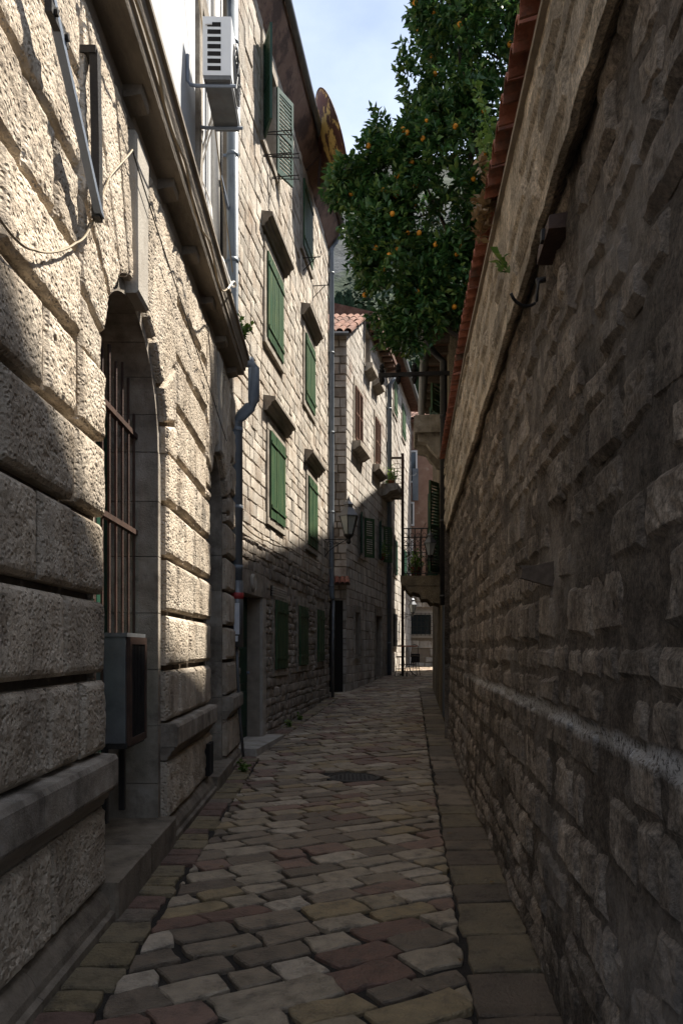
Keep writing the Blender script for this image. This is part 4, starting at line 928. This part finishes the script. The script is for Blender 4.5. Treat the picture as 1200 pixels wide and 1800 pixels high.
# ================================================================== garden wall on the right
def gdz(u): return -.34 * max(0, min(1, (8.0 - u) / 5.5))   # the wall top climbs with the alley
G = Fr('garden_wall', 'long weathered rubble garden wall with rendered top and red tile coping', 'wall', .68, .089, 0, 'R')
u = G.u
b = G.mb(); u0, u1, z0, z1, st = .6, u(13.1), -.1, 3.68, .04
nu, nz = int((u1 - u0) / st), int((z1 - z0) / st); idg = []
for j in range(nz + 1):
    row = []
    for i in range(nu + 1):
        x, z = u0 + (u1 - u0) * i / nu, z0 + (z1 - z0) * j / nz; p = Vector((x, z, 3.1))
        w = -.004 + .014 * NZ.noise(p * 1.3) + .014 * NZ.noise(p * 4.5) + .012 * NZ.noise(p * 11) + .01 * NZ.noise(p * 24) + .03 * max(0, (.9 - z))
        row.append(b.pt((x, w, z)))
    idg.append(row)
for j in range(nz):
    for i in range(nu): b.face((idg[j][i], idg[j][i + 1], idg[j + 1][i + 1], idg[j + 1][i]))
b.build('wall_core', 'gmortar', G.root, True)
lst = []; z = .0
while z < 3.62:
    h = R(.12, .27); zt = min(z + h, 3.66)
    if 3.66 - zt < .1: zt = 3.66
    x = .7 + R(0, .2)
    while x < u(13.05):
        L = R(.15, .46); e = min(x + L, u(13.08)); hh = zt - z
        if random.random() < .86:
            J = lambda s=.02: R(-s, s); q = [(x + .011 + J(), z + .009 + J()), (e - .011 + J(), z + .009 + J()), (e - .011 + J(), zt - .009 + J()), (x + .011 + J(), zt - .009 + J())]
            m = G.mb(); base = .03 * max(0, (.9 - z)) + R(.004, .022); m.rough(q, -.05, base, R(.010, .02), .03 if x < 5 else .045 if x < 8 else .07, R(.018, .035), R(0, 40))
            lst.append(((e - x) * hh / max(1.8, x) ** 3, m))
        x = e
    z = zt
lst.sort(key=lambda t: -t[0])
for _, m in lst[:300]: m.build('rubble_stone', 'gstone', G.root)
big = MB()
for _, m in lst[300:]: big.merge(m)
if big.v: big.build('far_rubble_stones', 'gstone', G.root, False, 'stuff')
# rendered upper band, standing proud, with a ragged lower edge
b = G.mb(); idg = []; u0, u1 = .6, u(13.1); st = .08; nu = int((u1 - u0) / st); nz = 18; ztop = 4.70
for j in range(-2, nz + 1):
    row = []
    for i in range(nu + 1):
        x = u0 + (u1 - u0) * i / nu; zb = 3.60 + .02 * NZ.noise(Vector((x * 1.3, 7, 0))) + .02 * NZ.noise(Vector((x * 7, 2, 0)))
        z = zb + (ztop + gdz(x) - zb) * max(0, j) / nz; p = Vector((x, z, 5.5))
        w = .075 + .006 * NZ.noise(p * 1.6) + .006 * NZ.noise(p * 5) + .006 * NZ.noise(p * 14)
        if j == -2: w, z = -.06, zb + .10
        if j == -1: w, z = w - .03, zb - .004
        row.append(b.pt((x, w, z)))
    idg.append(row)
for A, B in zip(idg, idg[1:]):
    for i in range(nu): b.face((A[i], A[i + 1], B[i + 1], B[i]))
b.build('rendered_band', 'gplaster', G.root)
lst = []; z = 3.68
while z < 4.62:                                       # stones showing faintly through the render
    h = R(.17, .27); x = .7 + R(0, .3)
    while x < u(13):
        L = R(.35, .95); zt = min(z + h, 4.66 + gdz(x))
        if random.random() < .93 and zt - z > .06:
            m = G.mb(); J = lambda s=.008: R(-s, s); m.rough([(x + .006 + J(), z + .006 + J()), (x + L - .006 + J(), z + .006 + J()), (x + L - .006 + J(), zt - .006 + J()), (x + .006 + J(), zt - .006 + J())], .04, .094 + R(-.007, .009), .008, .05, .016, R(0, 30)); lst.append((L * h / x ** 3, m))
        x += L
    z += h
pieces(lst, 'facing_stone', 'gplaster', G.root, 200)
b = G.mb(); b.box(.6, u(13.1), -.5, -.1, -.1, 4.36); b.build('wall_back', 'gmortar', G.root)
b = G.mb(); b.box(u(13.06), u(13.1), -.12, .09, -.1, 4.69); b.build('wall_end', 'gmortar', G.root)
b = G.mb(); us = [.6 + k * (u(13.1) - .6) / 25 for k in range(26)]; pr = [(-.5, 4.70), (.105, 4.70), (.10, 4.76), (-.05, 4.86), (-.2, 4.90), (-.35, 4.86), (-.5, 4.78)]
rg = [[b.pt((a, w, z + gdz(a))) for w, z in pr] for a in us]
for A, B in zip(rg, rg[1:]):
    for k in range(7): b.face((A[k], A[(k + 1) % 7], B[(k + 1) % 7], B[k]))
b.face(rg[0]); b.build('coping_bed', 'mortar', G.root)
tiles_row(G, G.root, .9, u(13.08), -.20, 4.87, .375, .22, 'tile', .205, .098, name='coping_tile', zf=gdz)
tiles_row(G, G.root, 1.0, u(13.08), -.17, 4.93, .22, .15, 'tile', .205, .09, name='ridge_tile', zf=gdz)
# things on the wall
t = G.at('iron_hook', 'curved rusty iron hook hanging out of the garden wall', 'hook', 3.75, .03, 3.32)
m = t.mb(); m.tube([(.03, -.03, .10), (.02, .02, .085)] + [(.01 - .01 * k, .095 - .075 * math.cos(.5 + k * .28), .02 - .075 * math.sin(.5 + k * .28)) for k in range(9)], .008, 6); m.build('hook_bar', 'iron', t.root, True)
m = t.mb(); m.tube([(.03, -.03, .10), (.03, .03, .09)], .014, 6); m.build('wall_pin', 'iron', t.root)
t = G.at('wooden_beam_end', 'dark cut-off beam end poking out under the rendered band', 'beam', 3.45, .0, 3.40)
m = t.mb(); m.hexa([(-.14, -.05, .02), (.16, -.05, .0), (.15, .085, -.0), (-.13, .08, .02), (-.14, -.05, .09), (.16, -.05, .09), (.14, .08, .075), (-.12, .075, .085)]); m.build('beam', 'rustbar', t.root)
m = t.mb(); m.box(-.04, .0, .07, .095, .02, .07); m.build('nail_plate', 'iron', t.root)
t = G.at('stone_spout', 'small dark pointed stone spout jutting from the middle of the garden wall', 'spout', 3.72, .02, 1.96)
m = t.mb(); m.hexa([(-.06, -.04, -.07), (.07, -.04, -.06), (.03, .13, -.015), (-.035, .125, -.02), (-.07, -.04, .06), (.07, -.04, .07), (.03, .13, .03), (-.04, .12, .025)]); m.build('spout', 'wood', t.root)
m = t.mb(); m.box(-.02, .02, .06, .128, .03, .042); m.build('lip', 'wood', t.root)
def sprig(name, label, fr, Y, w, z, stems, m='weed', ln=.05):
    t = fr.at(name, label, 'plant', Y, w, z); b = t.mb(); P, D, Ls = [], [], []
    for (du, dw, dz, n, spread) in stems:
        pts = [Vector((du * k / 8, dw * k / 8, dz * k / 8)) + Vector((R(-.012, .012), R(-.012, .012), 0)) * (k > 0) for k in range(9)]; b.tube(pts, [.006 - .0005 * k for k in range(9)], 5)
        for i in range(n):
            p = pts[0].lerp(pts[-1], (i + .5) / n); d = Vector((R(-1, 1), R(-1, 1), R(-.2, .8))).normalized(); P.append(p * 1.0); D.append(d); Ls.append(ln * R(.6, 1.25) * spread)
    b.build('stem', m, t.root); P = np.array([(p.x, -p.y if fr.flip else p.y, p.z) for p in P]); leaves('leaf_mass', m, t.root, P, [tuple(d) for d in D], Ls, .3); return t
sprig('wall_weed', 'tall feathery green weed growing up from the tile coping', G, 5.15, .05, 4.70, [(.05, .18, .75, 60, 1), (-.08, .16, .62, 45, 1), (.12, .16, .5, 40, 1), (.2, .16, .35, 30, 1.2), (-.2, .2, .25, 30, 1.2)], ln=.055)
sprig('dry_weed', 'dead brown weed tuft hanging over the tile coping', G, 5.2, .12, 4.66, [(.0, .1, -.28, 50, .9), (.12, .1, -.18, 40, .9), (-.12, .12, -.2, 40, .9), (-.2, .1, .12, 30, 1), (.2, .1, .1, 30, 1)], 'dry', .07)
sprig('wall_sprig', 'small green sprig with few leaves rooted in the rendered band', G, 4.35, .12, 3.74, [(.08, .06, .16, 4, 1.2), (-.10, .06, -.05, 4, 1.2), (-.04, .07, .08, 3, 1.3)], ln=.065)

# ================================================================== house at the end of the garden wall, with balconies
H = Fr('side_house', 'ochre rendered house at the end of the garden wall with two balconies', 'house', .68, .089, 13.1, 'R')
u = H.u; hw = [(u(15.6), u(16.5), 6.35, 6.98), (u(17.2), u(18.0), 3.3, 5.3)]
core(H, 0, u(23), 0, 7.0, [(*h, .25) for h in hw], 'rplaster')
for q in hw:
    b = H.mb(); b.box(q[0], q[1], -.3, -.22, q[2], q[3]); w = b.build('window', 'glass', H.root)
    leaf_open(H, w, q[0], .42, q[2], q[3], math.radians(150), 'green', .04); leaf_open(H, w, q[1], .42, q[2], q[3], math.radians(28), 'darkgreen', .04)
m = H.mb(); m.extrude([(-5, 7.0), (.36, 7.0), (.36, 7.10), (-.3, 7.36), (-5, 8.6)], -.15, u(17.6)); rr_ = m.build('roof', 'oldtile', H.root)
m = H.mb(); m.tube([(-.15, .41, 7.02), (u(17.6), .41, 7.02)], .085, 10); m.build('gutter', 'gutter', H.root, True)
tiles_row(H, rr_, -.1, u(17.5), -.1, 7.22, .46, .36, 'oldtile', .23)
a = .1
while a < u(17.4):
    m = H.mb(); m.box(a, a + .1, .0, .33, 6.88, 6.998); m.build('rafter', 'wood', H.root); a += .5
m = H.mb(); m.extrude([(0, 5.45), (.12, 5.48), (.26, 5.62), (.34, 5.75), (.52, 5.80), (.52, 5.95), (0, 5.95)], u(15.5), u(15.72)); m.build('corbel', 'smooth', H.root)
m = H.mb(); m.extrude([(0, 5.45), (.12, 5.48), (.26, 5.62), (.34, 5.75), (.52, 5.80), (.52, 5.95), (0, 5.95)], u(16.4), u(16.62)); m.build('corbel', 'smooth', H.root)
m = H.mb(); m.extrude([(0, 5.952), (.58, 5.952), (.60, 6.0), (.60, 6.22), (.57, 6.30), (0, 6.30)], u(15.4), u(16.72)); m.build('balcony_slab', 'smooth', H.root)
# iron balcony
BY0, BY1 = u(17.0), u(18.4)
m = H.mb(); m.extrude([(0, 3.0), (.84, 3.0), (.86, 3.03), (.86, 3.08), (.89, 3.10), (.89, 3.22), (0, 3.22)], BY0, BY1); ib = m.build('iron_balcony', 'rplaster', H.root)
for a in (BY0 + .02, BY1 - .22):
    m = H.mb(); m.extrude([(0, 2.58), (.12, 2.62), (.20, 2.60), (.28, 2.70), (.42, 2.70), (.46, 2.82), (.60, 2.86), (.66, 2.82), (.74, 2.90), (.80, 2.998), (0, 2.998)], a, a + .2); m.build('scrolled_corbel', 'rplaster', ib)
def rail_side(p, q, n):
    for k in range(n + 1):
        t = k / n; x, w = p[0] + (q[0] - p[0]) * t, p[1] + (q[1] - p[1]) * t; m = H.mb(); m.tube([(x, w, 3.22), (x, w, 4.27)], .011, 5)
        if k < n:
            du, dw = (q[0] - p[0]) / n, (q[1] - p[1]) / n
            for zc in (3.36, 3.72, 4.08): m.tube([(x + du * (.5 + .38 * math.cos(a)), w + dw * (.5 + .38 * math.cos(a)), zc + .09 * math.sin(a)) for a in [j * math.pi / 6 for j in range(13)]], .006, 4, False)
        m.build('baluster', 'iron', ib)
    for z in (3.27, 3.9, 4.27):
        m = H.mb(); m.tube([(p[0], p[1], z), (q[0], q[1], z)], .014 if z > 4 else .010, 5); m.build('rail', 'iron', ib)
rail_side((BY0 + .03, .02), (BY0 + .03, .84), 6); rail_side((BY1 - .03, .02), (BY1 - .03, .84), 6); rail_side((BY0 + .03, .84), (BY1 - .03, .84), 9)
for Y, w in ((13.25, .10),):
    t = H.at('downpipe', 'dark downpipe beside the end of the tiled garden wall', 'downpipe', Y, w, 0)
    m = t.mb(); m.tube([(-.05, .32, 6.95), (-.02, .2, 6.75), (0, 0, 6.55), (0, 0, 2.35)], .062, 10); m.build('pipe', 'iron', t.root, True)
    for z in (2.5, 3.8, 5.6):
        m = t.mb(); m.lathe([(.064, -.025), (.072, -.025), (.072, .025), (.064, .025)], (0, 0, z), 10); m.build('collar', 'iron', t.root, True)
t = H.at('conduit', 'thin pale conduit climbing the lower ochre side wall', 'pipe', 14.6, .04, 0)
m = t.mb(); m.tube([(0, 0, .3), (0, 0, 2.7)], .018, 6); m.tube([(.35, 0, .3), (.35, 0, 2.7)], .012, 6); m.build('pipes', 'gutter', t.root); m = t.mb(); m.lathe([(.05, -.05), (.06, 0), (.05, .05)], (0, .02, 2.75), 8); m.build('junction_box', 'acgrey', t.root)
P = rng.normal(size=(240, 3)) * [.2, .08, .14]
t = H.at('trailing_plant', 'green plant trailing through the iron balcony railing', 'plant', 17.35, .55, 3.24)
m = t.mb(); m.lathe([(.09, 0), (.13, .18), (.14, .2), (.12, .2)], n=10); m.build('pot', 'tile', t.root, True); leaves('foliage', 'weed', t.root, P * [1, 1, 1] + [0, 0, .3], rng.normal(size=(240, 3)), rng.uniform(.06, .12, 240), .25)

# ================================================================== lanterns, wires, pole, table
def lantern(fr, label, Y, w, z, s=1.0, arm=.75, flip=1):
    t = fr.at('wall_lantern', label, 'lantern', Y, w, z); b = t.mb(); c = (0, arm, 0)
    b.lathe([(.10 * s, .06 * s), (.215 * s, .46 * s)], c, 6); b.build('glass', 'lampglass', t.root)
    b = t.mb(); b.lathe([(.25 * s, .455 * s), (.25 * s, .475 * s), (.115 * s, .66 * s), (.10 * s, .665 * s), (.10 * s, .73 * s), (.13 * s, .735 * s), (.05 * s, .82 * s), (.02 * s, .90 * s), (.004, .95 * s)], c, 6); b.build('hood', 'lampmetal', t.root)
    for k in range(6):
        a = 2 * math.pi * k / 6; b = t.mb(); b.tube([(c[0] + .104 * s * math.cos(a), c[1] + .104 * s * math.sin(a), .05 * s), (c[0] + .22 * s * math.cos(a), c[1] + .22 * s * math.sin(a), .46 * s)], .010 * s, 4); b.build('rib', 'iron', t.root)
    b = t.mb(); b.lathe([(.03 * s, -.16 * s), (.06 * s, -.12 * s), (.04 * s, -.05 * s), (.115 * s, .03 * s), (.115 * s, .06 * s), (.02, .061 * s)], c, 8); b.build('base', 'iron', t.root)
    b = t.mb(); b.tube([(0, 0, -.05 * s), (0, arm, -.05 * s)], .013 * s, 6)
    b.tube([(0, .02, -.42 * s)] + [(0, arm * (.02 + .9 * k / 6), (-.42 + .36 * (k / 6) ** .7) * s) for k in range(1, 7)], .010 * s, 5)
    for cc, r in ((.22, .09), (.5, .06)):
        b.tube([(0, arm * cc + r * s * (1 - k / 22) * math.cos(k * .5), (-.17 + r * (1 - k / 22) * math.sin(k * .5)) * s) for k in range(20)], .007 * s, 4)
    b.build('bracket', 'iron', t.root); b = t.mb(); b.box(-.03, .03, -.02, .012, -.5 * s, .05 * s); b.build('wall_plate', 'iron', t.root); return t
lantern(B2, 'six-sided street lantern on a scrolled bracket beside the slim grey downpipe', 19.75, .0, 4.46, 1.12, .62)
lantern(H, 'small dark lantern on the ochre house beside the iron balcony', 15.9, .0, 3.50, .6, .26)
lantern(B4, 'small lantern on the sunlit bend house above the bar table', 33.0, .0, 3.1, .8, .55)
t = H.at('insulator_crossarm', 'iron crossarm with three ceramic insulators reaching out over the alley', 'crossarm', 13.2, 0, 6.33)
m = t.mb(); m.box(-.03, .03, -.05, 1.22, -.03, .035); m.build('arm', 'iron', t.root)
for k in range(3):
    m = t.mb(); c = (0, 1.16 - k * .28, 0); m.tube([(c[0], c[1], -.16), (c[0], c[1], .1)], .010, 5); m.build('pin', 'iron', t.root)
    m = t.mb(); m.lathe([(.02, .05), (.05, .06), (.045, .10), (.03, .115), (.045, .14), (.03, .18), (.012, .2)], c, 10); m.lathe([(.02, -.16), (.035, -.12), (.05, -.09), (.045, -.05), (.02, -.04)], c, 10); m.build('insulator', 'dark', t.root, True)
pl = thing('service_pole', 'thin rusty service pole with coiled cables by the bend', 'pole', (2.25, 28.3, gz(28.3)))
m = MB(); m.tube([(0, 0, 0), (0, 0, 8.2)], .055, 8); m.build('pole', 'rustbar', pl)
for z in (8.0, 6.5):
    m = MB(); m.box(-.42, .05, -.04, .04, z, z + .07); m.build('cross_piece', 'wood', pl)
for k in range(4):
    m = MB(); rx = R(.16, .24); zc = 7.75 - k * .28; m.tube([(-.2 + rx * math.cos(j * math.pi / 8), .06, zc + .09 * math.sin(j * math.pi / 8)) for j in range(17)], .012, 5, False); m.build('cable_coil', 'wireb', pl)
def over(label, a, c, sag=.15, m='wirek', r=.008):
    a, c = Vector(a), Vector(c); b = MB(); b.tube([(c - a) * (k / 14) - Vector((0, 0, sag * 4 * (k / 14) * (1 - k / 14))) for k in range(15)], r, 5); o = b.build('overhead_cable', m); o.location = a; return tag(o, label, 'cable')
over('overhead cable from the crossarm to the coil pole', G.world(13.2, 1.1, 6.45), (2.25, 28.3, 8.6), .25)
over('low overhead cable from the coil pole to the iron balcony', (2.25, 28.3, 5.6), G.world(18.3, .3, 4.6), .3)
over('overhead cable from the coil pole towards the closing house', (2.25, 28.3, 8.4), (3.7, 37.3, 10.2), .3)
for k, (x, y, r0, lab) in enumerate(((2.42, 28.2, 0, 'tall bar table with a red rim standing at the bend'),)):
    t = thing('bar_table', lab, 'table', (x, y, gz(y)))
    m = MB(); m.lathe([(.36, 1.08), (.38, 1.085), (.38, 1.12), (.36, 1.125)], n=24); m.build('table_top', 'tabletop', t)
    m = MB(); m.lathe([(.30, .42), (.31, .43), (.31, .44)], n=18); m.build('lower_ring', 'iron', t)
    for j in range(3):
        a = j * 2.094 + .4; m = MB(); m.tube([(.05 * math.cos(a), .05 * math.sin(a), 1.07), (.06 * math.cos(a), .06 * math.sin(a), .3), (.18 * math.cos(a), .18 * math.sin(a), .12), (.36 * math.cos(a), .36 * math.sin(a), .012)], .018, 6); m.build('leg', 'iron', t)
for x, y, lab in ((2.15, 28.0, 'wire bar stool tucked beside the red-rimmed table'), (2.72, 28.6, 'wire bar stool behind the red-rimmed table')):
    t = thing('bar_stool', lab, 'stool', (x, y, gz(y)))
    m = MB(); m.lathe([(.15, .70), (.17, .71), (.17, .735), (.12, .745)], n=16); m.build('seat', 'wood', t)
    for j in range(4):
        a = j * 1.571 + .3; m = MB(); m.tube([(.12 * math.cos(a), .12 * math.sin(a), .70), (.17 * math.cos(a), .17 * math.sin(a), .3), (.22 * math.cos(a), .22 * math.sin(a), .01)], .012, 5); m.build('leg', 'iron', t)
    m = MB(); m.tube([(.18 * math.cos(j * math.pi / 8), .18 * math.sin(j * math.pi / 8), .28) for j in range(17)], .009, 4, False); m.build('foot_ring', 'iron', t)
    m = MB(); m.tube([(-.14, .12, .72), (-.15, .16, 1.1), (0, .19, 1.16), (.15, .16, 1.1), (.14, .12, .72)], .011, 5); m.build('backrest', 'iron', t)
for fr, Y, w, zz, lab, n in ((L1, 9.98, .30, 0, 'low green weed at the foot of the rusticated corner', 7), (B2, 14.6, .14, .09, 'small weeds along the foot of the shuttered house', 6), (B2, 15.6, .12, .12, 'small weeds by the second low shuttered window', 5)):
    sprig('pavement_weed', lab, fr, Y, w, zz, [(R(-.2, .2), R(-.05, .1), R(.06, .18), 9, 1.4) for _ in range(n)], ln=.05)
sprig('gutter_plant', 'small bright plant with yellow leaves growing on the cornice by the downpipe', L1, 9.9, .28, 5.6, [(R(-.2, .2), R(-.1, .2), R(.1, .3), 12, 1.3) for _ in range(7)], ln=.07)

# ================================================================== orange tree behind the garden wall
ot = thing('orange_tree', 'dense dark orange tree laden with fruit leaning over the tiled wall', 'tree', (2.75, 11.6, 0))
O = Vector((2.75, 11.6, 0)); m = MB()
limbs = [([(0, 0, 0), (-.05, -.05, 2.2), (-.15, -.1, 4.6), (-.35, -.2, 6.0)], [.17, .15, .13, .11])]
tips = [(-.9, -.4, 7.6), (-1.7, -.5, 7.4), (-2.2, -.3, 7.9), (-1.5, .3, 8.9), (-.9, -.3, 10.2), (-.3, .4, 11.2), (-1.2, -.5, 11.0), (-1.9, -.6, 6.6), (-1.3, -.6, 6.3), (-.2, -.7, 8.6), (-2.3, -.2, 8.6), (0.5, .3, 9.5)]
for T in tips:
    s = Vector((-.3, -.18, 5.2 + R(0, .8))); e = Vector(T); mid = s.lerp(e, .5) + Vector((R(-.2, .2), R(-.2, .2), R(-.1, .35)))
    limbs.append(([s, s.lerp(mid, .5) + Vector((0, 0, .08)), mid, mid.lerp(e, .55), e], [.07, .055, .04, .026, .010]))
    for _ in range(5):
        c = mid.lerp(e, R(0, 1)); d = c + Vector((R(-.7, .5), R(-.5, .5), R(-.45, .5))); limbs.append(([c, c.lerp(d, .5) + Vector((0, 0, .05)), d], [.02, .013, .006]))
tr = MB(); tr.tube(*limbs[0], n=10); tr.build('trunk', 'bark', ot, True)
for L_ in limbs[1:]: m.tube(*L_, n=5)
m.build('limbs', 'bark', ot, True)
blobs = [((1.45, 11.1, 8.2), (1.15, 1.0, 1.35), .85), ((.48, 11.0, 8.15), (.50, .6, .72), .34), ((.75, 11.0, 6.95), (.62, .7, .75), .40), ((1.45, 11.0, 6.75), (.62, .7, .62), .34), ((2.3, 11.3, 8.4), (.85, 1.0, 1.7), .8),
         ((1.75, 11.2, 10.55), (.92, 1.0, .85), .7), ((2.4, 11.4, 11.3), (1.1, 1.1, 1.1), .7), ((1.2, 10.9, 9.3), (.75, .7, .5), .3), ((.28, 10.9, 7.6), (.32, .4, .7), .16), ((2.2, 11.2, 6.4), (.6, .6, .8), .2), ((.95, 10.9, 6.2), (.55, .5, .4), .18), ((.0, 10.9, 8.1), (.3, .4, .35), .08), ((.65, 10.9, 9.0), (.35, .4, .4), .12)]
P, D, Ls = [], [], []; fruit = []
for c, r, share in blobs:
    nt_ = int(1050 * share)
    for _ in range(nt_):
        d = rng.normal(size=3); d /= np.linalg.norm(d); k = rng.uniform(.15, 1.0) ** .38 * (1 + .26 * NZ.noise(Vector(d * 2.3) + Vector(c)))
        if rng.uniform() < .07: k *= rng.uniform(1.05, 1.3)
        p = np.array(c) + d * np.array(r) * k + np.array([.10, 0, 0])
        if NZ.noise(Vector(p * 1.9)) < -.04: continue
        nl = 15; ax_ = d * .7 + np.array([0, 0, .55]) + rng.normal(size=3) * .45; ax_ /= np.linalg.norm(ax_)
        for i in range(nl):
            t = i / nl; q = p + ax_ * (t * .26 - .10) + rng.normal(size=3) * .012
            o = rng.normal(size=3); o -= ax_ * o.dot(ax_); o /= np.linalg.norm(o) + 1e-6
            P.append(q - np.array(O)); D.append(ax_ * (.35 + .5 * t) + o * .9 + np.array([0, 0, -.12])); Ls.append(rng.uniform(.075, .15))
        if k > .74 and d[1] < .2 and rng.uniform() < .11 and p[0] < 2.6: fruit.append(p + d * .02)
leaves('crown', 'leaf', ot, P, D, Ls, .235)['kind'] = 'stuff'
fm = MB(); fm.lathe([(.012, -.045), (.03, -.038), (.043, -.018), (.047, 0), (.043, .02), (.03, .038), (.010, .044)], n=12); f0 = fm.build('orange', 'orange', ot, True)
for k, p in enumerate(fruit[:90]):
    o = f0 if k == 0 else f0.copy()
    if k: COL.objects.link(o); o.parent = ot
    s = R(.62, .9); o.scale = (s, s, s); o.location = Vector(p) - O
print('fruit', len(fruit), 'leaves', len(P))

# ================================================================== unseen house added behind the garden to shade the alley; the hill
NH = Fr('shade_casting_house', 'tall stone house standing back behind the garden wall and orange tree', 'house', 4.0, .03, 4, 'R')
m = NH.mb()
m.extrude([(0, 0), (-7, 0), (-7, 10), (0, 10)], 0, 7.2); m.build('wall', 'rplaster', NH.root)
m = NH.mb()
pf = [(0, 13.8), (1.75, 12.75), (3.2, 11.75), (7.2, 11.2)]  # roofline shaped to set the shade edge on the near left wall
for (a0, h0), (a1, h1) in zip(pf, pf[1:]): m.hexa([(a0, -7, 10), (a1, -7, 10), (a1, 0, 10), (a0, 0, 10), (a0, -7, h0), (a1, -7, h1), (a1, 0, h1), (a0, 0, h0)])
m.build('gable', 'rplaster', NH.root)
m = NH.mb(); m.box(7.22, 28.5, -7, 0, 0, 13.1); m.build('rear_wing', 'rplaster', NH.root)  # added wing, its extent set to shade the left facades and far paving
m = NH.mb(); m.box(7.22, 28.6, -7, .2, 13.102, 13.35); m.build('rear_roof', 'oldtile', NH.root)
m = NH.mb()
for (a0, h0), (a1, h1) in zip(pf, pf[1:]): m.hexa([(a0, -7, h0), (a1, -7, h1), (a1, .15, h1), (a0, .15, h0), (a0, -7, h0 + .14), (a1, -7, h1 + .14), (a1, .15, h1 + .14), (a0, .15, h0 + .14)])
m.build('roof', 'oldtile', NH.root)
for a in (2, 5, 9, 12, 15, 18, 21):
    for z in (5.5, 8):
        m = NH.mb(); m.box(a, a + 1, .0, .04, z, z + 1.5); w = m.build('window', 'dark', NH.root); leaf(NH, w, a + .01, a + .5, z, z + 1.5, .042, 'green'); leaf(NH, w, a + .505, a + .99, z, z + 1.5, .042, 'green')

def hz(x, y):
    p = Vector((x * .013, y * .013, 0)); s = max(0, y - 46)
    z = s * (.66 + .17 * min(1, s / 160)) * (1 - .0005 * abs(x + 20)) if y < 240 else 0
    return z + (9 * NZ.noise(p * 1.4) + 4 * NZ.noise(p * 4) + 1.6 * NZ.noise(p * 11)) * min(1, s / 25)
m = MB(); nx, ny = 110, 90; idg = []
for j in range(ny + 1):
    y = 45 + 175 * j / ny; idg.append([m.pt((-190 + 380 * i / nx, y, hz(-190 + 380 * i / nx, y) - .3)) for i in range(nx + 1)])
for j in range(ny):
    for i in range(nx): m.face((idg[j][i], idg[j][i + 1], idg[j + 1][i + 1], idg[j + 1][i]))
m.build('hill', 'rock', None, True)['kind'] = 'structure'
P, D, Ls = [], [], []
for _ in range(5200):
    x, y = R(-60, 90), R(48, 215)
    if NZ.noise(Vector((x * .03, y * .03, 4))) < .02 + (y - 60) * .0012: continue
    z = hz(x, y); s = R(.5, 1.5)
    for i in range(14): P.append((x + rng.normal() * s * .6, y + rng.normal() * s * .6, z + abs(rng.normal()) * s * .8)); D.append(rng.normal(size=3)); Ls.append(s * R(.5, .9))
for _ in range(2600):                                 # thicker wood on the slope straight above the alley
    x, y = R(-16, 16), R(50, 125); z = hz(x, y); s = R(.6, 1.7)
    if NZ.noise(Vector((x * .09, y * .06, 9))) < -.25: continue
    for i in range(12): P.append((x + rng.normal() * s * .6, y + rng.normal() * s * .6, z + abs(rng.normal()) * s * .9)); D.append(rng.normal(size=3)); Ls.append(s * R(.5, .9))
sc_ = leaves('hillside_scrub', 'scrub', None, P, D, Ls, .4); sc_['kind'] = 'stuff'; sc_['label'] = 'dark green scrub spread over the steep hillside'; sc_['category'] = 'scrub'
for x, y, h, lab in ((-.3, 88, 10, 'slim dark cypress on the hillside above the tiled gable roof'), (.9, 96, 7, 'smaller cypress on the hillside half hidden by orange leaves')):
    t = thing('cypress_tree', lab, 'tree', (x, y, hz(x, y) - .5)); m = MB(); m.tube([(0, 0, 0), (0, 0, h * .5)], [.18, .08], 6); m.build('trunk', 'bark', t)
    n = 2600; zz = rng.uniform(.06, 1, n); a = rng.uniform(0, 6.283, n); r = h * .10 * np.sin(np.pi * np.clip(zz * .93 + .06, 0, 1)) ** .7 * rng.uniform(.5, 1, n)
    leaves('crown', 'cypress', t, np.stack([r * np.cos(a), r * np.sin(a), zz * h], 1), np.stack([np.cos(a) * .3, np.sin(a) * .3, np.ones(n)], 1), rng.uniform(.3, .7, n), .25)
